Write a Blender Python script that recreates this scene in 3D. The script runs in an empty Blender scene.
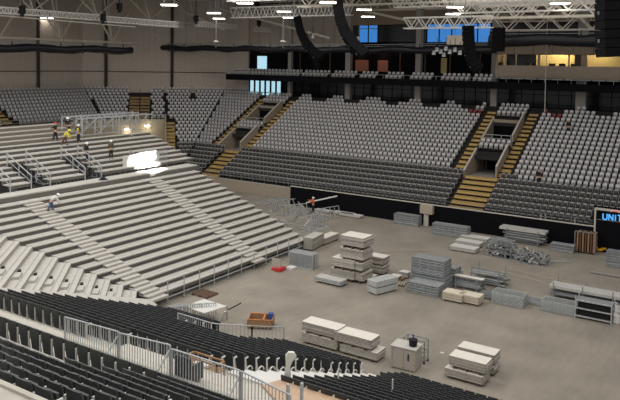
import bpy, bmesh, math, random
import numpy as np
from mathutils import Vector, Matrix
random.seed(7)
SC = bpy.context.scene
COL = SC.collection
# ------------------------------------------------------------------ camera
F=700.; H=16.; HEAD=math.radians(33.); PIT=math.radians(3.5); ROLL=0.016
CX=310.; CY=62+F*math.tan(PIT)
CP=np.array([0,0,H])
fw0=np.array([math.cos(HEAD),math.sin(HEAD),0]); rt=np.array([math.sin(HEAD),-math.cos(HEAD),0])
fw=fw0*math.cos(PIT)+np.array([0,0,-math.sin(PIT)])
up=np.cross(rt,fw)
cr,sr=math.cos(ROLL),math.sin(ROLL)
def ray(px,py):
    a,b=px-CX,py-CY
    a,b=a*cr+b*sr,-a*sr+b*cr
    return rt*a/F-up*b/F+fw
def at(px,py,**k):
    d=ray(px,py)
    for ax,i in (('x',0),('y',1),('z',2)):
        if ax in k: t=(k[ax]-CP[i])/d[i]
    return Vector(CP+d*t)
def proj(p):
    d=np.array(p,float)-CP
    x,y,z=d@rt,d@up,d@fw
    if z<.5: return (-9999,-9999,z)
    a=F*x/z; b=-F*y/z
    return (CX+a*cr-b*sr, CY+a*sr+b*cr, z)
def inview(p,m=45):
    q=proj(p); return -m<q[0]<620+m and -m<q[1]<400+m
cam=bpy.data.cameras.new('camera'); co=bpy.data.objects.new('camera',cam); COL.objects.link(co); SC.camera=co
cam.sensor_fit='HORIZONTAL'; cam.sensor_width=36; cam.lens=36*F/620
R_=rt*cr-up*sr*-1*-1   # image right axis after roll (roll handled below)
# image x axis / y axis expressed in world (a=cr*x.. ) : pixel right = rt*cr + up*sr ; pixel down = rt*sr - up*cr
ix=rt*cr+up*sr; iy=up*cr-rt*sr
M=Matrix(((ix[0],iy[0],-fw[0],0),(ix[1],iy[1],-fw[1],0),(ix[2],iy[2],-fw[2],H),(0,0,0,1)))
co.matrix_world=M
cam.shift_x=0.0; cam.shift_y=-(200-CY)/620.0*-1*-1
cam.clip_end=500; cam.clip_start=.1

# ------------------------------------------------------------------ materials
def S(c):
    return tuple(((v/255)/12.92 if v/255<=.04045 else (((v/255)+.055)/1.055)**2.4) for v in c)
MATS={}
def mat(name,rgb,rough=.6,metal=0.,var=.12,scale=3.,bump=0.,emit=None,estr=1.,streak=None,coord='Object',spec=.35):
    if name in MATS: return MATS[name]
    m=bpy.data.materials.new(name); m.use_nodes=True; nt=m.node_tree; b=nt.nodes['Principled BSDF']
    c=S(rgb)
    b.inputs['Roughness'].default_value=rough; b.inputs['Specular IOR Level'].default_value=spec; b.inputs['Metallic'].default_value=metal
    tc=nt.nodes.new('ShaderNodeTexCoord'); n=nt.nodes.new('ShaderNodeTexNoise'); n.inputs['Scale'].default_value=scale; n.inputs['Detail'].default_value=5
    src=tc.outputs[coord]
    if streak:
        mp=nt.nodes.new('ShaderNodeMapping'); mp.inputs['Scale'].default_value=streak; nt.links.new(src,mp.inputs[0]); src=mp.outputs[0]
    nt.links.new(src,n.inputs['Vector'])
    r=nt.nodes.new('ShaderNodeValToRGB'); r.color_ramp.elements[0].position=.3; r.color_ramp.elements[1].position=.7
    r.color_ramp.elements[0].color=tuple(v*(1-var) for v in c)+(1,); r.color_ramp.elements[1].color=tuple(min(1,v*(1+var)) for v in c)+(1,)
    nt.links.new(n.outputs['Fac'],r.inputs[0]); nt.links.new(r.outputs[0],b.inputs['Base Color'])
    if bump:
        bp=nt.nodes.new('ShaderNodeBump'); bp.inputs['Strength'].default_value=bump; nt.links.new(n.outputs['Fac'],bp.inputs['Height']); nt.links.new(bp.outputs[0],b.inputs['Normal'])
    if emit:
        b.inputs['Emission Color'].default_value=S(emit)+(1,); b.inputs['Emission Strength'].default_value=estr
    MATS[name]=m; return m
M_floor=mat('arena_floor',(140,132,120),.75,var=.16,scale=.35,bump=.0,coord='Object')
def floor_mat():
    nt=M_floor.node_tree; b=nt.nodes['Principled BSDF']; tc=[n for n in nt.nodes if n.type=='TEX_COORD'][0]
    ramp=[n for n in nt.nodes if n.type=='VALTORGB'][0]
    n2=nt.nodes.new('ShaderNodeTexNoise'); n2.inputs['Scale'].default_value=2.2; n2.inputs['Detail'].default_value=8
    mp=nt.nodes.new('ShaderNodeMapping'); mp.inputs['Scale'].default_value=(.35,1.6,1); mp.inputs['Rotation'].default_value=(0,0,.25)
    nt.links.new(tc.outputs['Object'],mp.inputs[0]); nt.links.new(mp.outputs[0],n2.inputs['Vector'])
    r2=nt.nodes.new('ShaderNodeValToRGB'); r2.color_ramp.elements[0].position=.32; r2.color_ramp.elements[1].position=.72
    r2.color_ramp.elements[0].color=(.74,.74,.75,1); r2.color_ramp.elements[1].color=(1.08,1.07,1.05,1)
    mx=nt.nodes.new('ShaderNodeMix'); mx.data_type='RGBA'; mx.blend_type='MULTIPLY'; mx.inputs[0].default_value=.35
    nt.links.new(n2.outputs['Fac'],r2.inputs[0]); nt.links.new(ramp.outputs[0],mx.inputs[6]); nt.links.new(r2.outputs[0],mx.inputs[7]); nt.links.new(mx.outputs[2],b.inputs['Base Color'])
floor_mat()
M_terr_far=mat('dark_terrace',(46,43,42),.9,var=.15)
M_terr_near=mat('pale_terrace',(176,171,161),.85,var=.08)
M_ledge=mat('pale_concrete',(186,180,168),.8,var=.06)
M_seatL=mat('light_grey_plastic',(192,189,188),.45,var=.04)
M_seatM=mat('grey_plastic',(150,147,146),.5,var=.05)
M_rim=mat('pale_plastic_rim',(160,156,152),.5,var=.05)
M_seatD=mat('charcoal_plastic',(56,59,60),.5,var=.08)
M_seatD2=mat('dark_grey_plastic',(60,59,58),.5,var=.08)
M_seatR=mat('dark_red_plastic',(120,52,50),.5)
M_brk=mat('pale_bracket',(224,221,214),.5,metal=.2)
M_yel=mat('yellow_step_paint',(184,156,100),.8,var=.12)
M_yeld=mat('worn_yellow_step_paint',(150,126,86),.85,var=.15)
M_black=mat('black_board',(13,13,17),.8,var=.1,spec=.1)
M_blackm=mat('matt_black_metal',(12,12,14),.8,var=.1,spec=.1)
M_drape=mat('black_drape',(30,29,34),.35,var=.3,scale=2.,streak=(6,6,.6))
M_beige=mat('beige_cladding',(186,174,161),.85,var=.04)
M_beige2=mat('beige_booth_panel',(150,136,120),.85,var=.05)
M_beigef=mat('beige_fascia',(168,156,138),.8,var=.05)
M_col=mat('grey_column',(148,143,138),.7,var=.05)
M_dcol=mat('dark_brown_column',(66,58,54),.8)
M_gal=mat('galvanised_steel',(176,178,178),.45,metal=.15,var=.14,scale=6)
M_gald=mat('dull_galvanised_steel',(134,137,138),.5,metal=.15,var=.2,scale=6)
M_alu=mat('aluminium_truss',(222,218,210),.45,metal=.1,var=.06)
M_steel=mat('painted_roof_steel',(214,204,188),.7,var=.05)
M_ceil=mat('ceiling_deck',(66,60,55),.9,var=.1,streak=(1,8,1))
M_panel=mat('pale_stage_panel',(214,207,196),.6,var=.05)
M_pedge=mat('stage_panel_edge',(164,157,148),.7,var=.1,streak=(1,1,14))
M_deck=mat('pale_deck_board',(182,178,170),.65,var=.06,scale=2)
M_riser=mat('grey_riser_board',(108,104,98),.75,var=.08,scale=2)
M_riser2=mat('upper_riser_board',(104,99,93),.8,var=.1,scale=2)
M_edge=mat('plywood_edge',(168,160,150),.7,var=.1,streak=(1,1,14))
M_ply=mat('plywood',(184,156,130),.7,var=.08,streak=(1,5,1))
M_wood=mat('brown_wood',(150,116,84),.7,var=.15,streak=(1,6,1))
M_dwood=mat('dark_stained_wood',(96,72,56),.7,var=.2)
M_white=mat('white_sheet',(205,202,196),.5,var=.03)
M_glassd=mat('dark_glazing',(12,15,18),.25,var=.2,spec=.3)
M_sky=mat('daylight_window',(40,90,150),.3,emit=(60,135,215),estr=.75,var=.1)
M_day=mat('bright_daylight_window',(150,180,190),.3,emit=(165,205,220),estr=1.1,var=.2)
M_warm=mat('lit_booth_interior',(190,172,120),.8,var=.05)
M_lamp=mat('lamp_diffuser',(255,250,240),.5,emit=(255,248,236),estr=9)
M_blue=mat('blue_sign_letter',(70,150,220),.4,emit=(80,165,230),estr=.9)
M_pink=mat('pink_sign_mark',(210,140,140),.5,emit=(210,130,130),estr=.5)
M_orange=mat('orange_wall_panel',(170,110,90),.7,var=.1)
M_skin=mat('skin',(196,150,124),.6)
M_navy=mat('navy_cloth',(38,42,58),.8)
M_dcloth=mat('dark_cloth',(34,34,38),.85)
M_hiv=mat('hi_vis_yellow',(214,208,70),.7)
M_hio=mat('hi_vis_orange',(220,96,50),.7)
M_hred=mat('red_helmet',(190,50,40),.4)
M_hwhite=mat('white_helmet',(235,235,230),.4)
M_jean=mat('blue_denim',(70,86,120),.8)
M_redp=mat('red_plastic',(190,50,56),.5)
M_yelp=mat('yellow_plastic',(226,170,30),.5)
M_bluep=mat('blue_plastic',(60,90,150),.5)
M_rub=mat('black_rubber',(24,24,24),.7)
M_curt=mat('pale_plastic_sheet',(205,208,198),.3,var=.1)

# ------------------------------------------------------------------ mesh builder
class MB:
    def __init__(s): s.v=[]; s.f=[]; s.mi=[]; s.ms=[]
    def m(s,material):
        if material not in s.ms: s.ms.append(material)
        return s.ms.index(material)
    def quad(s,a,b,c,d,mt): s.poly((a,b,c,d),mt)
    def poly(s,pts,mt):
        n=len(s.v); s.v+= [tuple(p) for p in pts]; s.f.append(tuple(range(n,n+len(pts)))); s.mi.append(s.m(mt))
    def hexa(s,p,mt):   # p: 8 corners, bottom 4 ccw then top 4
        n=len(s.v); s.v+=[tuple(q) for q in p]; i=s.m(mt)
        for f in ((3,2,1,0),(4,5,6,7),(0,1,5,4),(1,2,6,5),(2,3,7,6),(3,0,4,7)):
            s.f.append(tuple(n+k for k in f)); s.mi.append(i)
    def box(s,x0,x1,y0,y1,z0,z1,mt):
        if x0>x1:x0,x1=x1,x0
        if y0>y1:y0,y1=y1,y0
        if z0>z1:z0,z1=z1,z0
        s.hexa(((x0,y0,z0),(x1,y0,z0),(x1,y1,z0),(x0,y1,z0),(x0,y0,z1),(x1,y0,z1),(x1,y1,z1),(x0,y1,z1)),mt)
    def bar(s,a,b,w,mt,h=None,n=4):
        a=Vector(a);b=Vector(b);d=(b-a)
        if d.length<1e-5: return
        d.normalize(); u=Vector((0,0,1)) if abs(d.z)<.95 else Vector((1,0,0))
        x=d.cross(u).normalized(); y=x.cross(d).normalized(); h=h or w
        if n==4: off=[(-.5,-.5),(.5,-.5),(.5,.5),(-.5,.5)]
        else: off=[(.5*math.cos(2*math.pi*i/n),.5*math.sin(2*math.pi*i/n)) for i in range(n)]
        k=len(s.v); i=s.m(mt)
        for p in (a,b):
            for ox,oy in off: s.v.append(tuple(p+x*ox*w+y*oy*h))
        for j in range(n):
            s.f.append((k+j,k+(j+1)%n,k+n+(j+1)%n,k+n+j)); s.mi.append(i)
        s.f.append(tuple(k+j for j in range(n))[::-1]); s.mi.append(i); s.f.append(tuple(k+n+j for j in range(n))); s.mi.append(i)
    def cyl(s,c,r,z0,z1,mt,n=12,r2=None):
        r2=r if r2 is None else r2; k=len(s.v); i=s.m(mt)
        for (z,rr) in ((z0,r),(z1,r2)):
            for j in range(n):
                a=2*math.pi*j/n; s.v.append((c[0]+rr*math.cos(a),c[1]+rr*math.sin(a),z))
        for j in range(n):
            s.f.append((k+j,k+(j+1)%n,k+n+(j+1)%n,k+n+j)); s.mi.append(i)
        s.f.append(tuple(k+j for j in range(n))[::-1]); s.mi.append(i); s.f.append(tuple(k+n+j for j in range(n))); s.mi.append(i)
    def build(s,name,parent=None,bevel=0,smooth=False):
        me=bpy.data.meshes.new(name); me.from_pydata(s.v,[],s.f)
        for m_ in s.ms: me.materials.append(m_)
        me.polygons.foreach_set('material_index',s.mi)
        if smooth: me.polygons.foreach_set('use_smooth',[True]*len(s.f))
        me.update()
        if True:
            bm=bmesh.new(); bm.from_mesh(me); bmesh.ops.recalc_face_normals(bm,faces=bm.faces) if len(s.f)<20000 else None; bm.to_mesh(me); bm.free()
        o=bpy.data.objects.new(name,me); COL.objects.link(o)
        if parent: o.parent=parent
        if bevel:
            b=o.modifiers.new('bevel','BEVEL'); b.width=bevel; b.segments=2; b.limit_method='ANGLE'
        return o
def tag(o,label=None,cat=None,group=None,kind=None):
    if label: o['label']=label
    if cat: o['category']=cat
    if group: o['group']=group
    if kind: o['kind']=kind
    return o
def thing(name,label,cat,loc=(0,0,0),rz=0,group=None):
    o=bpy.data.objects.new(name,None); COL.objects.link(o); o.location=loc; o.rotation_euler=(0,0,rz); o.empty_display_size=.2
    return tag(o,label,cat,group)
def clone(root,loc=None,rz=None,label=None,group=None,kids=True):
    r=root.copy(); COL.objects.link(r)
    if loc is not None: r.location=loc
    if rz is not None: r.rotation_euler=(0,0,rz)
    if label: r['label']=label
    if group: r['group']=group
    if kids:
        for ch in root.children:
            c=ch.copy(); COL.objects.link(c); c.parent=r
            for g in ch.children:
                d=g.copy(); COL.objects.link(d); d.parent=c
    return r
def struct(o,label=None):
    o['kind']='structure'
    if label: o['label']=label
    return o

# ------------------------------------------------------------------ far stand geometry
T=.75; R=.4125; X0=66.95; Q=2**.5
c45=(82.7+69.9)/Q-21*T
YE=83.9-21*T
def zf(k): return 1.45+R*k
def fpoly(u):   # plan polyline of the line u metres behind row 0
    x=X0+u; w=c45+u; y=YE+u
    yc=w*Q-x; xc=w*Q-y
    return [Vector((x,yc,0)),Vector((xc,y,0))]
def wedge_pt(u,s):
    n=c45+u; return Vector(((n-s)/Q,(n+s)/Q,0))
M_t=MB()
KTOP=23
for k in range(0,KTOP+1):
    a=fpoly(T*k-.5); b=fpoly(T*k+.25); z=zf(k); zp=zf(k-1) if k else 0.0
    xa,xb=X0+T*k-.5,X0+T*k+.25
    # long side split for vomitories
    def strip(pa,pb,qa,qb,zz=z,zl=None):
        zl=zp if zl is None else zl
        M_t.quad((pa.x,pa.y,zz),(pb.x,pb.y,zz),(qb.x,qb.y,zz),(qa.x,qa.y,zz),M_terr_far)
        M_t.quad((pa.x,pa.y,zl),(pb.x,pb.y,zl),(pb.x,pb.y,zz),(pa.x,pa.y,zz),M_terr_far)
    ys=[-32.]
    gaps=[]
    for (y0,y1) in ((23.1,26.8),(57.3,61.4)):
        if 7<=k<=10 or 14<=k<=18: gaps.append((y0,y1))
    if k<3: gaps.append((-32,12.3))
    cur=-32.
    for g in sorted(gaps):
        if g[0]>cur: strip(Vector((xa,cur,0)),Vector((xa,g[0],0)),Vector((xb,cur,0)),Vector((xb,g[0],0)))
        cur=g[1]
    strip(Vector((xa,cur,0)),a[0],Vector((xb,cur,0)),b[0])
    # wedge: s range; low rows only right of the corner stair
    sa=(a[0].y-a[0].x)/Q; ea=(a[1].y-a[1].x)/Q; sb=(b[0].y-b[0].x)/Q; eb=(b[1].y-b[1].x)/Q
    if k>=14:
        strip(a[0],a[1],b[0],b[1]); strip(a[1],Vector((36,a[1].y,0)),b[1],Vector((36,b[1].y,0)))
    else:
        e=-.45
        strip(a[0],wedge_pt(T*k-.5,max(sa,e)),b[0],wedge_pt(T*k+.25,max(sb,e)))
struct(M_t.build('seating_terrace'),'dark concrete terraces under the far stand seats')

# rear wall of wedge and end, beige front walls
w=MB()
def ribwall(m_,p,q,z0,z1,mt,th=.3,step=0):
    p=Vector(p);q=Vector(q);d=(q-p).normalized(); n=Vector((-d.y,d.x,0))
    m_.hexa(((p.x,p.y,z0),(q.x,q.y,z0),(q.x+n.x*th,q.y+n.y*th,z0),(p.x+n.x*th,p.y+n.y*th,z0),(p.x,p.y,z1),(q.x,q.y,z1),(q.x+n.x*th,q.y+n.y*th,z1),(p.x+n.x*th,p.y+n.y*th,z1)),mt)
    if step:
        L=(q-p).length; i=step
        while i<L:
            c=p+d*i; m_.bar((c.x,c.y,z0),(c.x,c.y,z1),.05,mt); i+=step
uW=T*23+.5
a=fpoly(uW)
ribwall(w,(a[0].x,66.5,0),(a[0].x,a[0].y,0),10.2,26,M_beige,-.4,.9)
struct(w.build('wall_right'))
w=MB(); ribwall(w,a[0],a[1],10.2,26,M_beige,-.4,.9); w.bar((a[0].x-.1,a[0].y-.1,14.1),(a[1].x-.1,a[1].y-.1,14.1),.1,M_dcol); struct(w.build('wall_corner'))
w=MB(); ribwall(w,a[1],(30,a[1].y,0),10.2,26,M_beige,-.4,.9); w.bar((a[1].x,a[1].y-.1,14.1),(30,a[1].y-.1,14.1),.1,M_dcol); struct(w.build('wall_left'))
# beige front wall below upper corner seats
w=MB(); a=fpoly(T*14-.5)
p0=wedge_pt(T*14-.52,-.45); p1=wedge_pt(T*14-.52,(a[1].y-a[1].x)/Q)
ribwall(w,p0,p1,3.0,zf(14)+.25,M_beigef,-.3); ribwall(w,p1,(36,p1.y,0),3.0,zf(14)+.25,M_beigef,-.3)
struct(w.build('wall_front'),'beige wall below the upper corner seats')
w=MB()
for (A,B) in ((p0,p1),(p1,Vector((36,p1.y,0)))):
    for h in (.55,.9): w.bar((A.x-.1,A.y-.1,zf(14)+h),(B.x-.1,B.y-.1,zf(14)+h),.05,M_gald)
    L=(B-A).length
    for i in range(int(L/1.8)+1):
        c=A+(B-A)*(i*1.8/L); w.bar((c.x-.1,c.y-.1,zf(14)),(c.x-.1,c.y-.1,zf(14)+.9),.05,M_gald)
tag(w.build('balustrade'),'grey metal balustrade above the beige corner wall','railing')
# corner stair side wall
w=MB()
for s_,x_ in ((-.45,0),):
    A=wedge_pt(T*4,s_); B=wedge_pt(T*14,s_)
    w.hexa([(A.x,A.y,1),(B.x,B.y,1),(B.x+.15,B.y-.15,1),(A.x+.15,A.y-.15,1),(A.x,A.y,zf(4)+1),(B.x,B.y,zf(14)+1),(B.x+.15,B.y-.15,zf(14)+1),(A.x+.15,A.y-.15,zf(4)+1)],M_beigef)
struct(w.build('trim_1'),'sloping beige wall beside the corner stair')

# yellow stairs: half steps
def stair_long(y0,y1,k0,k1,label,mt=M_yel):
    w=MB()
    for k in range(k0,k1+1):
        for h in (0,1):
            x=X0+T*k-.5+h*T/2; z=zf(k)+.02 + (R/2 if h==1 else 0)
            w.box(x,x+T/2,y0,y1,z-.2,z+.01+.0,mt)
            w.box(x-.01,x+.05,y0,y1,z-.03,z+.02,M_yeld)
    return tag(w.build('aisle_stair'),label,'stairs')
def stair_wedge(s0,s1,k0,k1,label,mt=M_yel):
    w=MB()
    for k in range(k0,k1+1):
        for h in (0,1):
            u=T*k-.5+h*T/2; z=zf(k)+.02+(R/2 if h==1 else 0)
            P=[wedge_pt(u,s0),wedge_pt(u+T/2,s0),wedge_pt(u+T/2,s1),wedge_pt(u,s1)]
            w.hexa([(p.x,p.y,z-.2) for p in P]+[(p.x,p.y,z+.01) for p in P],mt)
            P=[wedge_pt(u-.01,s0),wedge_pt(u+.05,s0),wedge_pt(u+.05,s1),wedge_pt(u-.01,s1)]
            w.hexa([(p.x,p.y,z-.03) for p in P]+[(p.x,p.y,z+.02) for p in P],M_yeld)
    return tag(w.build('aisle_stair'),label,'stairs')
stair_long(21.95,23.0,7,21,'yellow aisle stair running up the right side of the right-hand stand entrance')
stair_long(26.95,28.0,7,21,'yellow aisle stair running up the left side of the right-hand stand entrance')
stair_long(22.9,26.4,0,6,'broad yellow stair below the right-hand stand entrance')
stair_long(56.1,57.2,7,21,'yellow aisle stair running up the right side of the left-hand stand entrance')
stair_long(61.5,62.6,7,21,'yellow aisle stair running up the left side of the left-hand stand entrance')
stair_long(56.9,59.6,0,6,'short yellow stair below the left-hand stand entrance, above the bleacher')
stair_wedge(-1.85,-.5,4,13,'yellow corner stair beside the lit beige wall')
stair_wedge(1.7,3.05,14,21,'right one of the paired stairs high in the corner stand',M_yeld)
stair_wedge(3.2,4.6,14,21,'left one of the paired stairs high in the corner stand',M_yeld)
w=MB()
for s_ in (3.12,):
    A=wedge_pt(T*14,s_);B=wedge_pt(T*22,s_)
    w.bar((A.x,A.y,zf(14)+1),(B.x,B.y,zf(22)+1),.07,M_dcol)
    for i in range(0,9): c=A.lerp(B,i/8); w.bar((c.x,c.y,zf(14)+R*i),(c.x,c.y,zf(14)+R*i+1),.05,M_dcol)
tag(w.build('handrail'),'dark handrail between the paired corner stairs','handrail')
w=MB()
for k in range(14,22):
    for h in (0,1):
        y=YE+T*k-.5+h*T/2; z=zf(k)+.02+(R/2 if h==1 else 0); w.box(51.9,53.2,y,y+T/2,z-.2,z+.01,M_yel)
tag(w.build('aisle_stair'),'yellow stair at the far left edge above the bleacher','stairs')
# small brown landing steps in the top rows
gapY=[at(318,99,x=82.3).y,at(350,102,x=82.3).y,at(390,105,x=82.3).y,at(430,107.5,x=82.3).y,at(466,109,x=82.3).y,at(555,113,x=82.3).y,at(602,115.5,x=82.3).y]
pos=['left of the tall grey column','below the second concourse column','in the middle of the top rows','right of the middle of the top rows','left of the right-hand entrance','right of the right-hand entrance','near the right edge']
for y,ps in zip(gapY,pos):
    w=MB()
    for i in range(3): w.box(X0+T*21-.5+i*.3,X0+T*21-.2+i*.3+.4,y-.75,y+.75,zf(20)+.1*i,zf(20)+.12+.14*i,M_yeld)
    tag(w.build('landing_step'),'worn brown landing step in the top rows, '+ps,'steps')

# vomitories
def vom(y0,y1,label):
    t=thing('stand_entrance',label,'stand entrance',(X0+T*7-.5,(y0+y1)/2,0))
    ox,oy=t.location.x,t.location.y
    def B(name,fn,mt_=None):
        w=MB(); fn(w); w.v=[(a-ox,b-oy,c) for a,b,c in w.v]; return w.build(name,t)
    for side,yy in (('r',y0),('l',y1-.18)):
        def f(w,yy=yy,hh=(1.0 if side=='r' else .28)):
            for (ka,kb) in ((7,12),(14,19.5)):
                xa=X0+T*ka-.5; xb=X0+T*kb-.5
                zb=zf(7)-.4 if ka==7 else zf(14)-.4
                w.hexa(((xa,yy,zb),(xb,yy,zb),(xb,yy+.18,zb),(xa,yy+.18,zb),(xa,yy,zf(ka)+hh),(xb,yy,zf(kb)+hh),(xb,yy+.18,zf(kb)+hh),(xa,yy+.18,zf(ka)+hh)),M_beige2)
                w.bar((xa,yy+.09,zf(ka)+hh+.03),(xb,yy+.09,zf(kb)+hh+.03),.2,M_ledge,.08)
        B('side_wall',f)
    def f(w):
        xa=X0+T*7-.5; xb=X0+T*12-.45
        w.box(xa,xb+3.2,y0,y1,zf(7)-.55,zf(7)-.4,M_col)
        w.box(xb+3.0,xb+3.2,y0,y1,zf(7)-.4,zf(11),M_glassd)
        w.box(xb+.0,xb+3.2,y0,y1,zf(11)-.15,zf(11),M_terr_far)
        w.box(xb-.02,xb+.15,y0+.2,y1-.2,zf(11)-.25,zf(12)+.1,M_blackm)
        for yy in (y0-.02,y1): w.box(xb-.3,xb+3.2,yy-.02,yy+.04,zf(7)-.5,zf(11),M_beige2)
    B('lower_passage',f)
    def f(w):
        xa=X0+T*14-.5; xb=X0+T*19-.45
        w.box(xa,xb+3,y0,y1,zf(14)-.55,zf(14)-.4,M_terr_far)
        w.box(xb+.2,xb+.4,y0,y1,zf(14)-.4,zf(19),M_blackm)
        w.box(xb-.02,xb+.1,y0+.2,y1-.2,zf(19)-.3,zf(19)+.35,M_beige2)
        w.box(xa-.1,xb+.3,y0-.02,y0+.02,zf(13)-.5,zf(14)+.3,M_blackm); w.box(xa-.1,xa,y0,y1,zf(13)-.6,zf(14)-.4,M_blackm)
        w.box(xb+.15,xb+.3,y0-.1,y1+.1,zf(14)-.5,zf(19),M_blackm)
    B('upper_passage',f)
    def f(w):
        xa=X0+T*14-.55; z=zf(14)
        for h in (.55,.95): w.bar((xa,y0+.2,z+h),(xa,y1-.2,z+h),.05,M_gal)
        for i in range(4): yy=y0+.25+i*(y1-y0-.5)/3; w.bar((xa,yy,z-.3),(xa,yy,z+.95),.05,M_gal)
    B('guard_rail',f)
    def f(w):
        xa=X0+T*12+2.2; zz=zf(7)-.4
        for yy in (y0+.3,y0+1.5,y1-.35): w.box(xa,xa+.06,yy,yy+.07,zz,zz+2.0,M_col)
        w.box(xa,xa+.06,y0+.3,y1-.3,zz+1.95,zz+2.05,M_col); w.box(xa,xa+.05,y0+1.6,y0+2.0,zz+2.1,zz+2.22,M_lamp)
    B('door_frame',f)
    return t
vom(23.1,26.8,'dark stand entrance with sloping side walls, right of centre among the far seats')
vom(57.3,61.4,'dark stand entrance with sloping side walls, above the bleacher at left')

# ------------------------------------------------------------------ seats (far)
def far_seat_mesh(kind):
    w=MB()
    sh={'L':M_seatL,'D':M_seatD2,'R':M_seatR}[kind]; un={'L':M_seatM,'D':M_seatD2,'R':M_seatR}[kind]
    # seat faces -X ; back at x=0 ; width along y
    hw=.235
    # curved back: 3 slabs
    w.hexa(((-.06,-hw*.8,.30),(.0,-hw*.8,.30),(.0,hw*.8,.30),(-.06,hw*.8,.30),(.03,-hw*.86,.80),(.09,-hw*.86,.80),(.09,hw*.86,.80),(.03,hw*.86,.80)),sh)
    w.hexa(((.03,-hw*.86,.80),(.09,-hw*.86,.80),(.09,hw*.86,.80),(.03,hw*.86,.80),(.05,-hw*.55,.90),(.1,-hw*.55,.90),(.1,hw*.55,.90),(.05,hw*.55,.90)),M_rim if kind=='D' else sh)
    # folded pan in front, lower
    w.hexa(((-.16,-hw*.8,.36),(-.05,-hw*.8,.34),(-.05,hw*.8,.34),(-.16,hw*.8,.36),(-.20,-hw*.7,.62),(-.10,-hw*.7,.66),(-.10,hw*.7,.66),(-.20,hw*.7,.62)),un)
    if kind=='D':
        w.box(-.22,-.17,-hw*.95,hw*.95,.36,.42,M_rim)
        w.box(-.02,.04,-hw*1.02,-hw*.88,.4,.84,M_rim); w.box(-.02,.04,hw*.88,hw*1.02,.4,.84,M_rim)
    w.box(-.1,.0,-.04,.04,0,.38,M_blackm)
    return w
P_=.58
far=[]   # (kind,x,y,z,rz)
def addf(kind,p,z,rz): far.append((kind,p[0],p[1],z,rz))
YS=np.arange(-31.02,90.,P_)
for k in range(0,24):
    z=zf(k); u=T*k; x=X0+u; a=fpoly(u)
    for y in YS:
        if y>a[0].y-.25: break
        yy=y+(k%2)*.0
        if k<7 and (22.6<yy<26.7 or 56.7<yy<59.9): continue
        if k<3 and yy<12.6: continue
        if k>=7 and (21.7<yy<23.1 or 26.8<yy<28.25 or 55.9<yy<57.35 or 61.35<yy<62.85): continue
        if (7<=k<=11 or 14<=k<=19) and (23<yy<26.9 or 57.2<yy<61.5): continue
        if k>=21 and yy<60 and min(abs(yy-g) for g in gapY)<.95: continue
        if k==23 and (yy<66): continue
        if k==22 and yy<64 and min(abs(yy-g) for g in gapY)<1.9: continue
        kind='D' if k<7 and True else 'L'
        if k in(6,) and yy<21: kind='L' if yy<21 and k==6 else kind
        if 14<k<22 and False: pass
        if k==20 and (26.8<yy<30.4 or 18.9<yy<20.2): kind='R'
        if k==21 and 20.3<yy<22: kind='R'
        addf(kind,(x,yy),z,0)
    s0=(a[0].y-a[0].x)/Q+.3; s1=(a[1].y-a[1].x)/Q-.3
    s=s0
    while s<s1:
        ok=(s<-2.1) if k<14 else (not 1.45<s<4.85)
        if k>=14 and -.9+((k-14)*.0)<s<-.3: ok=False
        if k>=20 and -5.2<s<-4.2: ok=False
        if k<3: ok=False
        if ok:
            p=wedge_pt(u,s); addf('D' if k<7 else 'L',p,z,math.radians(45))
        s+=P_
    if k>=14:
        xx=a[1].x-.3
        while xx>38:
            if not(51.6<xx<53.5 or 70.0<xx<71.2): addf('L',(xx,a[1].y),z,math.radians(90))
            xx-=P_
far=[f for f in far if inview((f[1],f[2],f[3]+.6),130)]
lab={'L':('light grey tip-up seat in the pale far rows nearest the floor','pale seats of the far stand'),
     'D':('dark grey tip-up seat with pale rim in the lowest rows behind the black boards','dark seats with pale rims behind the boards'),
     'R':('dark red tip-up seat in the top rows beside the right-hand stand entrance','dark red seats by the entrance')}
seatname={'L':'stadium_chair','D':'rimmed_stadium_chair','R':'red_stadium_chair'}
for kind in 'LDR':
    L=[f for f in far if f[0]==kind]
    L.sort(key=lambda f: proj((f[1],f[2],f[3]))[2])
    w=far_seat_mesh(kind); first=w.build(seatname[kind]); tag(first,lab[kind][0],'seat',lab[kind][1])
    vis=[f for f in L if inview((f[1],f[2],f[3]+.6),0)]
    head=vis[:300]; hs=set(id(f) for f in head); rest=[f for f in L if id(f) not in hs]
    for i,f in enumerate(head):
        o=first if i==0 else first.copy()
        if i: COL.objects.link(o)
        o.location=f[1:4]; o.rotation_euler=(0,0,f[4])
    if kind=='L':
        gy=max(f[2] for f in head)
    if rest:
        base=np.array(w.v); nf=w.f; V=[];Fs=[];mi=[]
        n=len(base)
        for i,f in enumerate(rest):
            c,s=math.cos(f[4]),math.sin(f[4])
            q=np.empty_like(base); q[:,0]=base[:,0]*c-base[:,1]*s+f[1]; q[:,1]=base[:,0]*s+base[:,1]*c+f[2]; q[:,2]=base[:,2]+f[3]
            V.append(q); Fs+= [tuple(j+i*n for j in ff) for ff in nf]; mi+=w.mi
        me=bpy.data.meshes.new('stand_seats'); me.from_pydata(np.vstack(V).tolist(),[],Fs)
        for m_ in w.ms: me.materials.append(m_)
        me.polygons.foreach_set('material_index',mi); me.update()
        o=bpy.data.objects.new('stand_seats',me); COL.objects.link(o)
        tag(o,{'L':'remaining light grey seats filling the far and corner stands','D':'remaining dark seats with pale rims in the lowest far rows','R':'remaining red seats'}[kind],'seats',kind='stuff')
print('far seats',len(far))

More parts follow.
